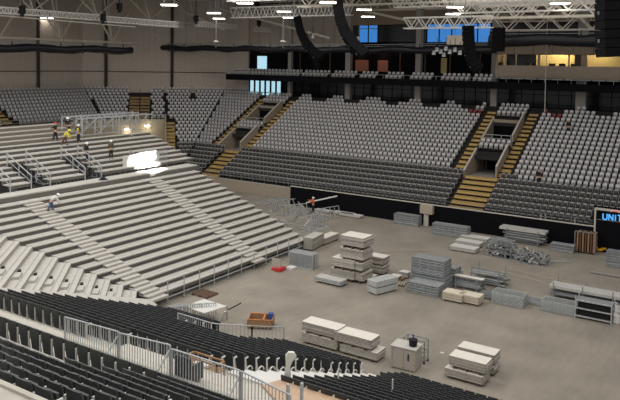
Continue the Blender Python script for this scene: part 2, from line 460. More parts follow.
# ------------------------------------------------------------------ perimeter boards at the pitch edge
def board(y0,y1,mt,name,label,z1=2.08):
    w=MB(); w.box(64.0,64.1,y0,y1,0,z1,mt); return struct(w.build(name),label)
board(11.9,27.2,M_black,'trim_2','black perimeter boards below the right part of the far stand')
board(27.2,44.0,M_black,'trim_3','black perimeter boards below the middle of the far stand')
w=MB(); w.hexa(((66.4,45.5,.0),(66.5,45.5,0),(66.5,66,0),(66.4,66,0),(66.2,45.0,1.35),(66.5,45.0,1.35),(66.5,66,1.35),(66.2,66,1.35)),M_beigef)
struct(w.build('trim_4'),'beige fascia below the far stand beside the bleacher')
w=MB(); w.box(66.3,66.5,12.4,66.2,1.38,1.45,M_ledge); w.box(63.95,64.12,11.9,44.0,2.08,2.16,M_ledge); struct(w.build('trim_5'),'pale ledge above the black boards')
# pale rail in front of first row
w=MB()
for h in (.35,.7): w.bar((66.3,12.4,1.5+h),(66.3,66,1.5+h),.025,M_gald)
for i in range(31): y=12.6+i*1.75; w.bar((66.3,y,1.4),(66.3,y,2.2),.03,M_gald)
tag(w.build('front_railing'),'thin grey railing along the pale ledge of the far stand','railing')
t=thing('counter_unit','beige counter unit set into the black boards, right of centre','counter',(63.75,27.5,0))
w=MB(); w.box(-.3,.2,-.75,.55,1.25,2.1,M_beigef); w.build('counter_top',t)
w=MB(); w.box(-.12,.15,-.25,.2,0,1.25,M_ledge); w.build('pedestal',t)
# dark tunnel at right with sign
t=thing('tunnel_screen','black tunnel screen with blue lettering at the right edge of the floor','screen',(63.95,5.56,0))
w=MB(); w.box(0,.3,-34,6.2,0,3.62,M_black); w.build('screen_panel',t)
w=MB(); w.box(-.06,.4,-34,6.35,3.62,3.74,M_ledge); w.box(-.06,.4,6.2,6.34,0,3.62,M_ledge); w.build('pale_frame',t)
w=MB(); w.box(-.03,.0,-15,6.1,2.78,2.82,M_gald); w.build('trim_line',t)
sy=at(603,216,x=63.9)
def letters(txt,parent,origin,hgt,mt,dirv=Vector((0,-1,0)),sp=None):
    segs={'U':[((0,1),(0,.15)),((0,.15),(.2,0)),((.2,0),(.5,0)),((.5,0),(.65,.15)),((.65,.15),(.65,1))],'N':[((0,0),(0,1)),((0,1),(.65,0)),((.65,0),(.65,1))],'I':[((.1,0),(.1,1))],'T':[((0,1),(.65,1)),((.33,0),(.33,1))]}
    x=0
    for ch in txt:
        w=MB()
        for a,b in segs[ch]:
            A=origin+dirv*((x+a[0])*hgt)+Vector((0,0,a[1]*hgt)); B=origin+dirv*((x+b[0])*hgt)+Vector((0,0,b[1]*hgt))
            w.bar(A,B,.17*hgt,mt,.2*hgt)
        w.build('sign_letter',parent); x+=.45 if ch=='I' else .95
letters('UNIT',t,Vector((-.05,sy.y-5.56,sy.z-.28)),.5,M_blue)
w=MB(); c=Vector((-.05,sy.y-5.56-.9,sy.z+.5))
w.bar(c+Vector((0,.3,0)),c+Vector((0,-.1,.12)),.1,M_pink); w.bar(c+Vector((0,-.1,.12)),c+Vector((0,-.4,-.02)),.1,M_pink); w.build('sign_emblem',t)

# ------------------------------------------------------------------ concourse, balcony, booth, upper wall
w=MB()
w.box(X0+T*22+.3,89,-34,66,zf(21)-.3,zf(21)+.1,M_terr_far); struct(w.build('floor_concourse'),'concourse floor behind the top row')
w=MB(); w.box(88,88.3,-34,62,10.2,13.4,M_glassd)
for i in range(64):
    y=-33+i*1.5; w.box(87.92,88.0,y,y+.06,10.2,13.4,M_blackm)
for z in (11.2,12.4): w.box(87.93,88.0,-34,62,z,z+.06,M_blackm)
struct(w.build('window_1'),'dark glazed concourse wall under the balcony')
yb0=at(284,88,x=88).y; yb1=at(240,88,x=88).y
w=MB(); w.box(87.9,88.2,yb0,66.5,10.2,13.4,M_glassd)
w.box(87.84,87.9,yb0+.3,yb1,10.3,13.3,M_day)
for i in range(9):
    y=yb0+.3+i*(yb1-yb0-.3)/8; w.box(87.7,87.86,y-.14,y+.14,10.3,13.3,M_glassd)
w.box(87.7,87.86,yb0,yb1,11.1,11.2,M_glassd)
struct(w.build('window_2'),'bright daylight window under the left end of the balcony')
# columns
for (px,zt,ps) in ((290,24,'at the left end of the balcony'),(348,24,'second from left on the concourse'),(418,24,'third from left on the concourse'),(494,24,'beside the control booth'),(581,24,'rightmost on the concourse')):
    y=at(px,100,x=84.2).y
    wd=.75 if px in(348,418,494) else (.5 if px==290 else 1.1)
    w=MB(); w.box(83.9,84.5,y-wd/2,y+wd/2,zf(21),zt,M_col); struct(w.build('column'),'grey concrete column '+ps)
# balcony
t=thing('balcony','long black balcony above the concourse with a glazed rail','balcony',(80.5,20,13.2))
o=t.location
def BB(name,fn):
    w=MB(); fn(w); w.v=[(a-o.x,b-o.y,c-o.z) for a,b,c in w.v]; return w.build(name,t)
yL=at(226,75,x=80.5).y
BB('slab',lambda w:w.box(80.6,88,-34,yL,13.3,13.6,M_blackm))
BB('fascia',lambda w:w.box(80.45,80.62,-34,yL,13.2,14.05,M_black))
def f(w):
    w.bar((80.5,yL,14.5),(80.5,-34,14.5),.05,M_gald)
    for i in range(60):
        y=yL-i*1.45
        if y>-15: w.bar((80.5,y,13.9),(80.5,y,14.5),.05,M_gald)
BB('rail',f)
def f(w):
    y=25.9
    while y>-33: w.box(80.42,80.5,y-1.25,y,14.42,14.54,M_gald); y-=1.45
BB('white_rail_panels',f)
BB('upper_step',lambda w:w.box(82.1,88,28,yL,13.6,14.0,M_blackm))
# balcony seats
bal=[]
ranges=[(231,300),(303.5,328),(333.5,355),(361,376),(387,402),(408,432),(439,469),(475,492)]
for a_,b_ in ranges:
    y1=at(a_,74,x=81.8).y; y0=at(b_,74,x=81.8).y
    y=y0+.2
    while y<y1: bal.append((81.6,y,13.6)); bal.append((82.6,y+.15,14.0)); y+=.62
fs=far_seat_mesh('L').build('balcony_chair'); tag(fs,'light grey seat on the black balcony','seat','light grey seats on the balcony')
for i,p in enumerate(bal):
    o_=fs if i==0 else fs.copy()
    if i: COL.objects.link(o_)
    o_.location=p
# back wall of balcony (dark) + lit alcoves
w=MB(); w.box(87.8,88.1,27,70,13.6,17.9,M_blackm)
for px in (300,330,352,400,425,450,480):
    y=at(px,62,x=87.7).y; w.box(87.7,87.8,y-.08,y+.08,13.6,17.9,M_dwood)
w.box(87.8,88.1,-34,27,13.3,14.8,M_blackm)
struct(w.build('wall_balcony'),'dark wall behind the balcony')
for i,(px,c,wd,mt,lb) in enumerate(((316,61,.8,M_glassd,'dim blue window panel behind the balcony, beside the line array'),(362,61,1.3,M_orange,'left one of the two orange lit panels behind the balcony'),(383,61,1.0,M_orange,'right one of the two orange lit panels behind the balcony'),(444,64,.5,M_warm,'small cream notice board behind the balcony'),(240,62,.7,M_orange,'left one of the two lit doors at the balcony end'),(246,62,.6,M_orange,'right one of the two lit doors at the balcony end'),(262,62,1.1,M_day,'bright narrow window at the balcony left end'))):
    y=at(px,62,x=87.7).y; w=MB(); w.box(87.66,87.79,y-wd*.8,y+wd*.8,14.8,16.4 if mt is M_orange else 16.8,mt); tag(w.build('wall_board'),lb,'panel')
    if mt is M_orange:
        l=bpy.data.lights.new('alcove_lamp','POINT'); l.energy=14 if px>300 else 6; l.color=(1,.45,.28); l.shadow_soft_size=.1
        lo=bpy.data.objects.new('alcove_lamp',l); lo.location=(87.2,y,17.2); COL.objects.link(lo)
# upper wall X=90
w=MB()
yw=at(346,50,x=90).y
w.box(90,90.3,yw,72,17.9,26,M_beige)
i=yw
while i<72: w.box(89.95,90,i,i+.05,17.9,26,M_beige2); i+=2.0
struct(w.build('wall_upper'))
w=MB(); w.box(90,90.3,-40,yw,17.9,19.0,M_blackm); w.box(90,90.3,-40,yw,21.4,26,M_beige2)
w.box(90,90.3,at(378,40,x=90).y-12,yw,19.0,21.4,M_blackm) if False else None
struct(w.build('wall_back'))
def pane(x0,x1,name,lab_,mt=M_sky,nb=2):
    y1=at(x0,35,x=90).y; y0=at(x1,35,x=90).y
    w=MB(); w.box(90.05,90.15,y0,y1,18.9,21.5,mt)
    for j in range(nb+1):
        y=y0+(y1-y0)*j/nb; w.box(89.9,90.2,y-.06,y+.06,18.9,21.5,M_blackm)
    w.box(89.9,90.1,y0,y1,20.9,21.0,M_col)
    struct(w.build(name),lab_)
def darkp(x0,x1):
    y1=at(x0,35,x=90).y; y0=at(x1,35,x=90).y
    w=MB(); w.box(90.0,90.2,y0,y1,18.9,21.5,M_glassd); struct(w.build('wall_back_panel'),'black panel between the high windows')
darkp(345,359); pane(359,378,'window_3','tall blue daylight window high on the back wall, left'); darkp(378,427); pane(427,491,'window_4','wide blue daylight window high on the back wall, right of the truss',nb=5); darkp(491,640)
# small dark ledge line on upper wall
# control booth
t=thing('control_booth','beige control booth with a row of lit windows at upper right','booth',(82,5,14.5)); o=t.location
ya=27.0; yz=-33
zb=14.75; z1=15.95; z2=17.3; z3=18.6
BB('front_panel',lambda w:(w.box(81.9,82.1,yz,ya,zb,z1,M_beige2)))
def f(w):
    w.box(81.9,82.1,yz,ya,z2,z3,M_beige2)
    for i in range(20): w.box(81.86,81.9,ya-.02-i*2.2,ya+.02-i*2.2,z2,z3,M_dcol)
BB('header_panel',f)
BB('end_wall',lambda w:w.box(82,88,ya-.2,ya,zb,z3,M_beige2))
BB('floor_plate',lambda w:w.box(82,88,yz,ya,zb-.2,zb,M_beige2))
BB('roof_plate',lambda w:w.box(82,88,yz,ya,z3,z3+.2,M_beige2))
BB('back_wall',lambda w:w.box(86,86.2,yz,ya,zb,z3,M_warm))
for (px,wd) in ((506,.1),(539,.25),(569,.12),(578,.7),(516,.08)):
    y=at(px,60,x=82).y
    BB('mullion',lambda w:w.box(81.92,82.12,y-wd/2,y+wd/2,z1,z2,M_beige2 if px!=578 else M_dcol))
def f(w):
    w.bar((81.95,yz,z1),(81.95,ya,z1),.08,M_col); w.bar((81.95,yz,z2),(81.95,ya,z2),.08,M_dcol)
BB('window_frame',f)
def f(w):
    y=at(520,60,x=83).y; w.box(84,84.2,y-1.6,y+1.9,z1,z2,M_glassd)
BB('inner_screen',f)
for k_,px in enumerate((500,528,552,562,574)):
    y=at(px,64,x=82.6).y; w=MB(); w.box(82.4,82.9,y-.3,y+.3,z1-.2,z1+.32,M_rub); w.box(82.6,82.7,y-.1,y+.1,z1-.4,z1-.2,M_rub)
    tag(w.build('monitor'),'black monitor in the control booth window, number %s from its left end'%(('one','two','three','four','five')[k_]),'monitor')
for px,e in ((503,40),(530,40),(556,70),(566,60),(600,60)):
    p=at(px,56,x=84.5); l=bpy.data.lights.new('booth_lamp','POINT'); l.energy=e*2.4; l.color=(1,.86,.55); l.shadow_soft_size=.15
    lo=bpy.data.objects.new('booth_lamp',l); lo.location=(84.6,p.y,17.9); COL.objects.link(lo)
w=MB(); p=at(547,30,x=80.2); q=at(545,104,x=80.2); w.bar((80.2,p.y,22),(80.2,q.y,10.8),.07,M_ledge); tag(w.build('hanging_cable'),'pale cable hanging in front of the control booth','cable')
# lit beige openings beneath corner
for px,py,lb in ((127,133,'left'),(147,129,'right')):
    p=at(px,py,x=70)
    l=bpy.data.lights.new('wall_lamp','POINT'); l.energy=45; l.color=(1,.85,.5); l.shadow_soft_size=.1
    d=ray(px,py); n=np.array([1,1,0])/Q; tt=((c45+T*14-.52)-.5)/(n@d); P=CP+d*tt
    lo=bpy.data.objects.new('wall_lamp_light',l); lo.location=(P[0]-.15,P[1]-.15,P[2]+.1); COL.objects.link(lo)
    w=MB(); w.box(-.35,.35,-.06,.06,-.06,.06,M_lamp); oo=w.build('wall_lamp'); oo.location=(P[0]+.2,P[1]+.2,P[2]+.45); oo.rotation_euler=(0,0,math.radians(135)); tag(oo,'small '+lb+' wall lamp glowing on the beige corner wall','lamp')
# dark columns on end walls
for px,ps in ((38.5,'left'),(106,'middle'),(172,'right')):
    a=fpoly(uW-.3)
    if px<60: P=at(px,80,y=a[1].y)
    else:
        d=ray(px,80); n=np.array([1,1,0])/Q; tt=((c45+uW-.3))/(n@d); P=Vector(CP+d*tt)
    w=MB(); w.box(P.x-.16,P.x+.16,P.y-.16,P.y+.16,10.0,26,M_dcol); struct(w.build('column'),'dark brown wall column, %s of the three'%ps)

# ------------------------------------------------------------------ roof
w=MB(); w.box(30,125,-40,125,25.2,25.5,M_ceil)
for i in range(40): w.box(30+i*2.4,30.12+i*2.4,-20,100,25.0,25.2,M_steel)
struct(w.build('ceiling'),'dark corrugated roof deck with steel purlins')
def truss(name,label,a,b,h,wd,mt,pitch,tube=.12,cat='truss',flatz=True,parent=None):
    a=Vector(a);b=Vector(b);L=(b-a).length;d=(b-a)/L; n=Vector((-d.y,d.x,0)).normalized()*wd/2 if wd else Vector((0,0,0))
    t=thing(name,label,cat,a) if parent is None else parent
    def loc(p): return Vector(p)-a
    w=MB()
    for s in ((1,-1) if wd else (1,)):
        for z in (0,h): w.bar(loc(a+n*s+Vector((0,0,z))),loc(b+n*s+Vector((0,0,z))),tube,mt)
    w.build('chord',t)
    w=MB(); N=max(1,int(L/pitch))
    for i in range(N):
        p=a+d*(L*i/N); q=a+d*(L*(i+.5)/N); r=a+d*(L*(i+1)/N)
        for s in ((1,-1) if wd else (1,)):
            w.bar(loc(p+n*s+Vector((0,0,h))),loc(q+n*s),tube*.7,mt); w.bar(loc(q+n*s),loc(r+n*s+Vector((0,0,h))),tube*.7,mt)
        if wd:
            w.bar(loc(q+n),loc(q-n),tube*.6,mt); w.bar(loc(p+n+Vector((0,0,h))),loc(p-n+Vector((0,0,h))),tube*.6,mt)
    w.build('web',t)
    return t
# painted roof trusses along X at left (deep)
zc=18.9
for Y,lb in ((80,'deep beige roof truss crossing above the corner stand at left'),):
    n1=at(60,40,y=Y); n2=at(112,46.5,y=Y); step=n2.x-n1.x
    z0=n1.z
    t=thing('roof_truss',lb,'truss',(n1.x,Y,z0))
    w=MB(); w.bar((-3*step,0,0),(3.2*step,0,0),.26,M_steel); w.build('chord',t)
    w=MB()
    for i in range(-3,4):
        for dx in (-.5,-.17,.05,.5): w.bar((i*step,0,0),(i*step+dx*step,0 if dx!=.05 else 1.5,6.5),.18,M_steel)
    w.build('web',t)
for Y,off,px_,py_,lb in ((88,.5,84,30,'rear roof truss seen between the lighting trusses at left'),(74,.2,150,20,'front roof truss above the lighting trusses at left')):
    P0=at(px_,py_,y=Y); st=9.5; t=thing('roof_truss',lb,'truss',P0)
    w=MB(); w.bar((-5*st,0,0),(2*st,0,0),.2,M_steel); w.build('chord',t); w=MB()
    for i in range(-4,2):
        for dx in (-.5,.5,-.12): w.bar((i*st,0,0),(i*st+dx*st,0,25.0-P0.z),.15,M_steel)
    w.build('web',t)
def slanted(px0,py0,px1,py1,X,label,wd=.3):
    a=at(px0,py0,x=X); b=at(px1,py1,x=X); w=MB(); w.bar((X,a.y,a.z),(X,b.y,b.z),wd,M_steel); tag(w.build('roof_brace'),label,'beam')
slanted(150,-5,225,30,80,'sloping roof brace left of the pale truss')
slanted(195,2,330,38,84,'long sloping roof brace across the upper wall')
slanted(360,10,415,22,84,'short roof brace left of the lit truss')
slanted(640,-2,380,-9,82,'roof brace along the top edge at right')
# trusses along Y direction (parallel to the far stand)
def trY(px0,px1,pyb,X,h,wd,mt,pitch,label,tube=.12,name='roof_truss'):
    a=at(px0,pyb,x=X); b=at(px1,pyb,x=X); z=(a.z+b.z)/2
    return truss(name,label,(X,a.y,z),(X,b.y,z),h,wd,mt,pitch,tube)
trY(232,352,16.5,76,1.35,.8,M_alu,1.1,'pale lattice truss hung above the balcony left end',.12,'lattice_truss')
trY(405,492,28,70,1.15,.9,M_alu,1.5,'bright lattice truss in front of the blue windows',.12,'lattice_truss')
trY(494,640,30,78,1.5,1.4,M_steel,3.0,'lower one of the grey roof trusses above the control booth',.16)
trY(480,640,17,74,1.3,1.4,M_steel,2.6,'upper one of the grey roof trusses above the control booth',.16)
trY(455,640,11,66,.9,1.0,M_alu,1.6,'bright lattice truss near the top edge at right',.1,'lattice_truss')
trY(300,640,2,72,1.5,1.2,M_steel,2.8,'long grey truss along the top edge of the picture',.16)
trY(360,640,7,84,1.8,1.6,M_steel,3.2,'long grey truss behind the other roof trusses',.16)
trY(230,460,-3,60,1.0,1.0,M_alu,1.6,'pale lattice truss cut by the top edge, centre',.1,'lattice_truss')
trY(395,640,4,68,.8,.9,M_alu,1.3,'bright lattice truss at the very top right',.1,'lattice_truss')
trY(470,640,21,88,1.2,1.0,M_steel,2.2,'rear grey truss behind the booth trusses',.13)
# lighting trusses along X
def trX(px0,py0,px1,py1,Y,label,h=.5,gaps=True):
    a=at(px0,py0,y=Y); b=at(px1,py1,y=Y); z=(a.z+b.z)/2
    return truss('lighting_truss',label,(a.x,Y,z),(b.x,Y,z),h*1.25,.5,M_alu,.62,.09)
trX(-12,12,104,21,66,'lighting truss at top left, nearest the left edge')
trX(100,19,177,29,66,'lighting truss at top left, between the two black motors')
trX(140,24,182,29,72,'short lighting truss behind the black motor')
trX(196,24,236,31,66,'short lighting truss left of the pale truss')
trX(255,30,286,34.5,66,'short lighting truss below the pale truss')
# second thin chord under left truss
w=MB(); a=at(-12,14.5,y=66); b=at(135,27,y=66)
w.bar(a,b,.14,M_ledge); tag(w.build('cable_tray'),'thin pale cable tray under the left lighting trusses','cable tray')
# motors (black chain hoists)
for px,py,ps in ((22,9,'leftmost'),(103,17,'above the left lighting truss, near the wall column'),(119.5,6,'between the left lighting trusses'),(196,18,'right of the small hanging lamp'),(257,4,'above the pale truss'),(259,22,'below the pale truss')):
    P=at(px,py,y=65.6); t=thing('chain_hoist','black chain hoist, '+ps,'hoist',P)
    w=MB(); w.box(-.28,.28,-.25,.25,-.5,.35,M_rub); w.cyl((0,0),.2,-.8,-.5,M_rub,10); w.build('motor_body',t,bevel=.05)
    w=MB(); w.bar((0,0,.35),(0,0,24.98-P.z),.07,M_rub); w.build('chain',t)
# luminaires
lum=[(47,18),(40,21.5),(107,24.5),(102,27.5),(153,31),(169,5),(214,13),(219,18.5),(245,3),(284,11.5),(289,17.5),(328,2.5),(364,9.5),(368,16.5),(455,7),(453,14),(560,3),(158,33)]
t0=thing('ceiling_lamp','white rectangular ceiling lamp','lamp',(0,0,0),group='white ceiling lamps')
w=MB(); w.box(-.75,.75,-.4,.4,-.06,.0,M_lamp); w.build('diffuser',t0)
w=MB(); w.box(-.8,.8,-.45,.45,0,.12,M_ledge); w.build('housing',t0)
w=MB(); w.bar((-.5,0,.12),(-.5,0,3.),.03,M_gald); w.bar((.5,0,.12),(.5,0,3.),.03,M_gald); w.build('hanger',t0)
LL=['upper left, left of the pair by the first hoist','lower one of the pair by the first hoist','near the middle wall column, upper','near the middle wall column, lower','above the end of the rolled drape','beside the top edge left of the pale truss','left of the pale truss, upper','left of the pale truss, lower','top edge above the pale truss','on the pale truss, upper','on the pale truss, lower','top edge between the line arrays','right of the long line array, upper','right of the long line array, lower','above the bright truss, upper','above the bright truss, lower','top edge above the control booth','small, beside the rolled drape end']
for i,(px,py) in enumerate(lum):
    P=at(px,py,z=21.6)
    if (P-Vector((0,0,16))).length>125: P=at(px,py,x=85)
    r=t0 if i==0 else clone(t0)
    r.location=P; r.rotation_euler=(0,0,math.radians(-57)); r['label']='white rectangular ceiling lamp, '+LL[i]
# small hanging projector-type lamps
for px,py,ps in ((155,37,'left'),(216,43,'middle'),(283,43,'right'),):
    P=at(px,py,x=72); t=thing('pendant_lamp','small white pendant fitting above the rolled drape, %s of three'%ps,'lamp',P)
    w=MB(); w.cyl((0,0),.45,.15,.35,M_white,14,.2); w.build('shade',t); w=MB(); w.bar((0,0,-.6),(0,0,3),.09,M_col); w.build('rod',t)
# rolled drapes
def drape(a,b,hh,label,wd=.9,sag=.1):
    a=Vector(a);b=Vector(b);L=(b-a).length;d=(b-a)/L;n=Vector((-d.y,d.x,0)).normalized()
    t=thing('rolled_drape',label,'drape',a); w=MB(); N=max(8,int(L/1.0)); prev=None
    k0=len(w.v); ns=10; i_=w.m(M_drape)
    for i in range(N+1):
        c=d*(L*i/N); rr=hh/2*(1+.12*math.sin(i*1.9)+.06*math.sin(i*4.3)); dz=-sag*math.sin(i*.8)
        for j in range(ns):
            an=2*math.pi*j/ns; w.v.append(tuple(c+n*(rr*1.1*math.cos(an))+Vector((0,0,dz+rr*math.sin(an)))))
    for i in range(N):
        for j in range(ns):
            w.f.append((k0+i*ns+j,k0+i*ns+(j+1)%ns,k0+(i+1)*ns+(j+1)%ns,k0+(i+1)*ns+j)); w.mi.append(i_)
    w.f.append(tuple(k0+j for j in range(ns))); w.mi.append(i_); w.f.append(tuple(k0+N*ns+j for j in range(ns))[::-1]); w.mi.append(i_)
    w.build('cloth_roll',t,smooth=True)
    w=MB(); 
    for z in (hh*.55,hh*.8): w.bar(Vector((0,0,z)),d*L+Vector((0,0,z)),.07,M_gald)
    i=0.
    while i<L:
        w.bar(d*i+Vector((0,0,-hh*.55)),d*i+Vector((0,0,hh*.8)),.1,M_rub); i+=3.2
    w.build('batten',t)
    w=MB(); i=1.
    while i<L: w.bar(d*i+Vector((0,0,hh*.8)),d*i+Vector((0,0,25-a.z)),.04,M_gald); i+=9
    w.build('suspension_wire',t)
a=at(-15,47.5,y=70); b=at(131,50.5,y=70); drape((a.x,70,a.z),(b.x,70,b.z),.95,'black rolled drape across the upper left, in front of the corner wall')
a=at(139,48,x=78); b=at(352,50,x=78); drape((78,a.y,a.z),(78,b.y,b.z),.85,'black rolled drape running above the balcony left end')
a=at(352,50.5,x=80); b=at(497,49,x=80); drape((80,a.y,a.z),(80,b.y,b.z),.9,'black rolled drape behind the bright lattice truss')
a=at(490,40.5,x=76); b=at(640,40,x=76); drape((76,a.y,a.z),(76,b.y,b.z),1.3,'black rolled drape above the control booth')
# line arrays
def line_array(pts,size,X,label,deep=.8):
    P=[at(px,py,x=X) for px,py in pts]
    t=thing('line_array',label,'loudspeaker',P[0])
    # resample
    seg=[(P[i+1]-P[i]).length for i in range(len(P)-1)]; tot=sum(seg); mh=.36; N=int(tot/mh)
    def pt(s):
        for i,l in enumerate(seg):
            if s<=l or i==len(seg)-1: return P[i].lerp(P[i+1],min(1,s/l))
            s-=l
    for i in range(N):
        a_=pt(i*mh); b_=pt((i+1)*mh-.03); d=(b_-a_).normalized(); wv=Vector((rt[0],rt[1],0))
        f_=wv.cross(d).normalized(); wv2=d.cross(f_).normalized()
        c=a_-P[0]; e=b_-P[0]; hw=size/2; w=MB()
        def q(base,s1,s2,k=1): return base+wv2*s1*hw*k+f_*s2*deep/2*k
        deep_=deep*.7; w.hexa([q(c,-1,-1),q(c,1,-1),q(c,1,1),q(c,-1,1),q(e,-1,-1,.94),q(e,1,-1,.94),q(e,1,1,.94),q(e,-1,1,.94)],M_blackm)
        o_=w.build('speaker_cabinet',t)
        if i%3==1:
            w=MB(); w.bar(q(c,-1.03,0),q(c,-1.0,.1)+d*.1,.06,M_gald); w.bar(q(c,1.03,0),q(c,1.0,.1)+d*.1,.06,M_gald); w.build('rigging_pin',o_)
    for s in (-.3,.3): w=MB(); w.bar(Vector((s*rt[0],s*rt[1],0)),Vector((s*rt[0],s*rt[1],25-P[0].z)),.04,M_gald); w.build('suspension_wire',t)
line_array([(297,17),(300,30),(305,42),(312,51),(321,59)],.85,60,'smaller curved black line array of speakers, left of the long one')
line_array([(337,-12),(338,8),(341,22),(347,36),(356,47),(367,57)],1.0,58,'long curved black line array of speakers, top centre')
line_array([(468,26),(468.5,40),(469.5,52),(473,62),(480,71)],1.0,62,'curved black line array of speakers in front of the wide blue window')
line_array([(618,-25),(618,0),(618,30),(619,63)],1.5,30,'large straight black line array of speakers at the top right corner',1.0)
# box of black speaker/screen near 498,45
w=MB(); p=at(497,38,x=72); w.box(72,73,p.y-.55,p.y+.55,p.z-1.4,p.z+1.1,M_blackm); w.bar((72.5,p.y,p.z+1.1),(72.5,p.y,25),.05,M_gald); tag(w.build('black_speaker_box'),'black hanging speaker box left of the booth header','loudspeaker')
# moving lights cluster under the bright truss
t0=thing('stage_light','small grey stage lamp hung beneath the bright lattice truss','lamp',(0,0,0),group='stage lamps under the bright truss')
w=MB(); w.cyl((0,0),.22,-.5,-.05,M_gal,10,.16); w.build('lamp_head',t0); w=MB(); w.bar((-.25,0,-.3),(-.25,0,.15),.05,M_rub); w.bar((.25,0,-.3),(.25,0,.15),.05,M_rub); w.bar((-.25,0,.15),(.25,0,.15),.06,M_rub); w.bar((0,0,.15),(0,0,.9),.05,M_rub); w.build('yoke',t0)
for i,(px,py) in enumerate(((437,47),(441,49),(446,46),(450,49),(455,47),(460,50),(434,50),(444,52),(463,33),(358,36),(307,37),(313,34))):
    r=t0 if i==0 else clone(t0); r.location=at(px,py,x=70)
    if i>=9: r['label']='small grey stage lamp hung beside the curved line arrays'; r['group']='stage lamps by the line arrays'
w=MB(); p=at(455,40,x=72); w.box(71.9,72.0,p.y-.9,p.y+.9,p.z-.5,p.z+.5,M_beige); w.bar((72,p.y,p.z+.5),(72,p.y,p.z+2),.05,M_gald); tag(w.build('hanging_board'),'small beige panel hanging before the wide blue window','panel')

# ------------------------------------------------------------------ temporary bleachers
TB=.83; RB=.307
def zb_(j): return .8+RB*j
def bend_x(j): # left limit of main rows
    y=32.5+TB*j; return 31.55-(y-32.5)*.44
t=thing('lower_bleacher','large pale temporary bleacher with two stepped aisles beside the arena floor','bleacher',(31.5,32.5,0)); o=t.location
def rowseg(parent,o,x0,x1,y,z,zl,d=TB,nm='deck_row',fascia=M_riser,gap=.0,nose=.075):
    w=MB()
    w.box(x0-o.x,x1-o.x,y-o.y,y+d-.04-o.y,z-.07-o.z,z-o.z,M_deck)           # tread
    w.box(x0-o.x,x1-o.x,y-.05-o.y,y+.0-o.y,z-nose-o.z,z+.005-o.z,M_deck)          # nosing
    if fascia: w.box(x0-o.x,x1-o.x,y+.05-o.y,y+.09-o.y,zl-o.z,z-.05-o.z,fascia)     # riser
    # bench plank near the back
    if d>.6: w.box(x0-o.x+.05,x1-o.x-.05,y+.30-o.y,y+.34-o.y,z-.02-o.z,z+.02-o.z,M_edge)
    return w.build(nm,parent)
NR=16
A1=lambda j:(31.35-.02*j,32.8-.02*j); A2=lambda j:(42.0+.1*j,43.4+.1*j)
for j in range(NR):
    y=32.5+TB*j; z=zb_(j); zl=z-RB
    a1=A1(j);a2=A2(j)
    if j>0: rowseg(t,o,bend_x(j),a1[0],y,z,zl)
    rowseg(t,o,a1[1],a2[0],y,z,zl); rowseg(t,o,a2[1],50.1,y,z,zl)
    for (s0,s1) in (a1,a2):
        w=MB(); 
        w.box(s0-o.x,s1-o.x,y-o.y,y+TB-o.y,z-.07,z+.0,M_deck); w.box(s0-o.x,s1-o.x,y-.42-o.y,y-.02-o.y,z-RB/2-.05,z-RB/2,M_deck)
        w.box(s0-o.x,s1-o.x,y-.04-o.y,y-o.y,z-RB,z-.07,M_edge); w.box(s0-o.x,s1-o.x,y-.42-o.y,y-.38-o.y,z-RB,z-RB/2-.05,M_edge)
        w.build('aisle_step',t)
# under structure: posts and cladding
w=MB()
for i in range(12):
    x=32.2+i*1.6
    w.bar((x-o.x,.35,0),(x-o.x,.35,.75),.08,M_gald)
    w.bar((x-o.x,6,0),(x-o.x,6,2.6),.08,M_gald); w.bar((x-o.x,12,0),(x-o.x,12,4.8),.08,M_gald); w.bar((x-o.x,.35,.1),(x-o.x,6,2.3),.06,M_gald)
w.bar((.3,.35,.15),(18.4,.35,.15),.07,M_gal)
w.build('scaffold_frame',t)
w=MB(); 
for i in range(12):
    x=33.0+i*1.55; w.bar((x-o.x,-.12,.05),(x-o.x,-.12,1.55),.05,M_gal); w.box(x-.12-o.x,x+.12-o.x,-.25,0,0,.05,M_gald)
w.bar((1.2,-.12,.35),(18.6,-.12,.35),.06,M_gal)
w.build('front_guard_post',t)
w=MB()
for j in range(NR):   # jagged side brackets at right end
    y=TB*j; w.bar((18.6,y,zb_(j)-.12),(18.6,y+TB,zb_(j)-.12),.05,M_gald); w.bar((18.6,y+.4,0),(18.6,y+.4,zb_(j)-.1),.05,M_gald)
w.build('side_frame',t)
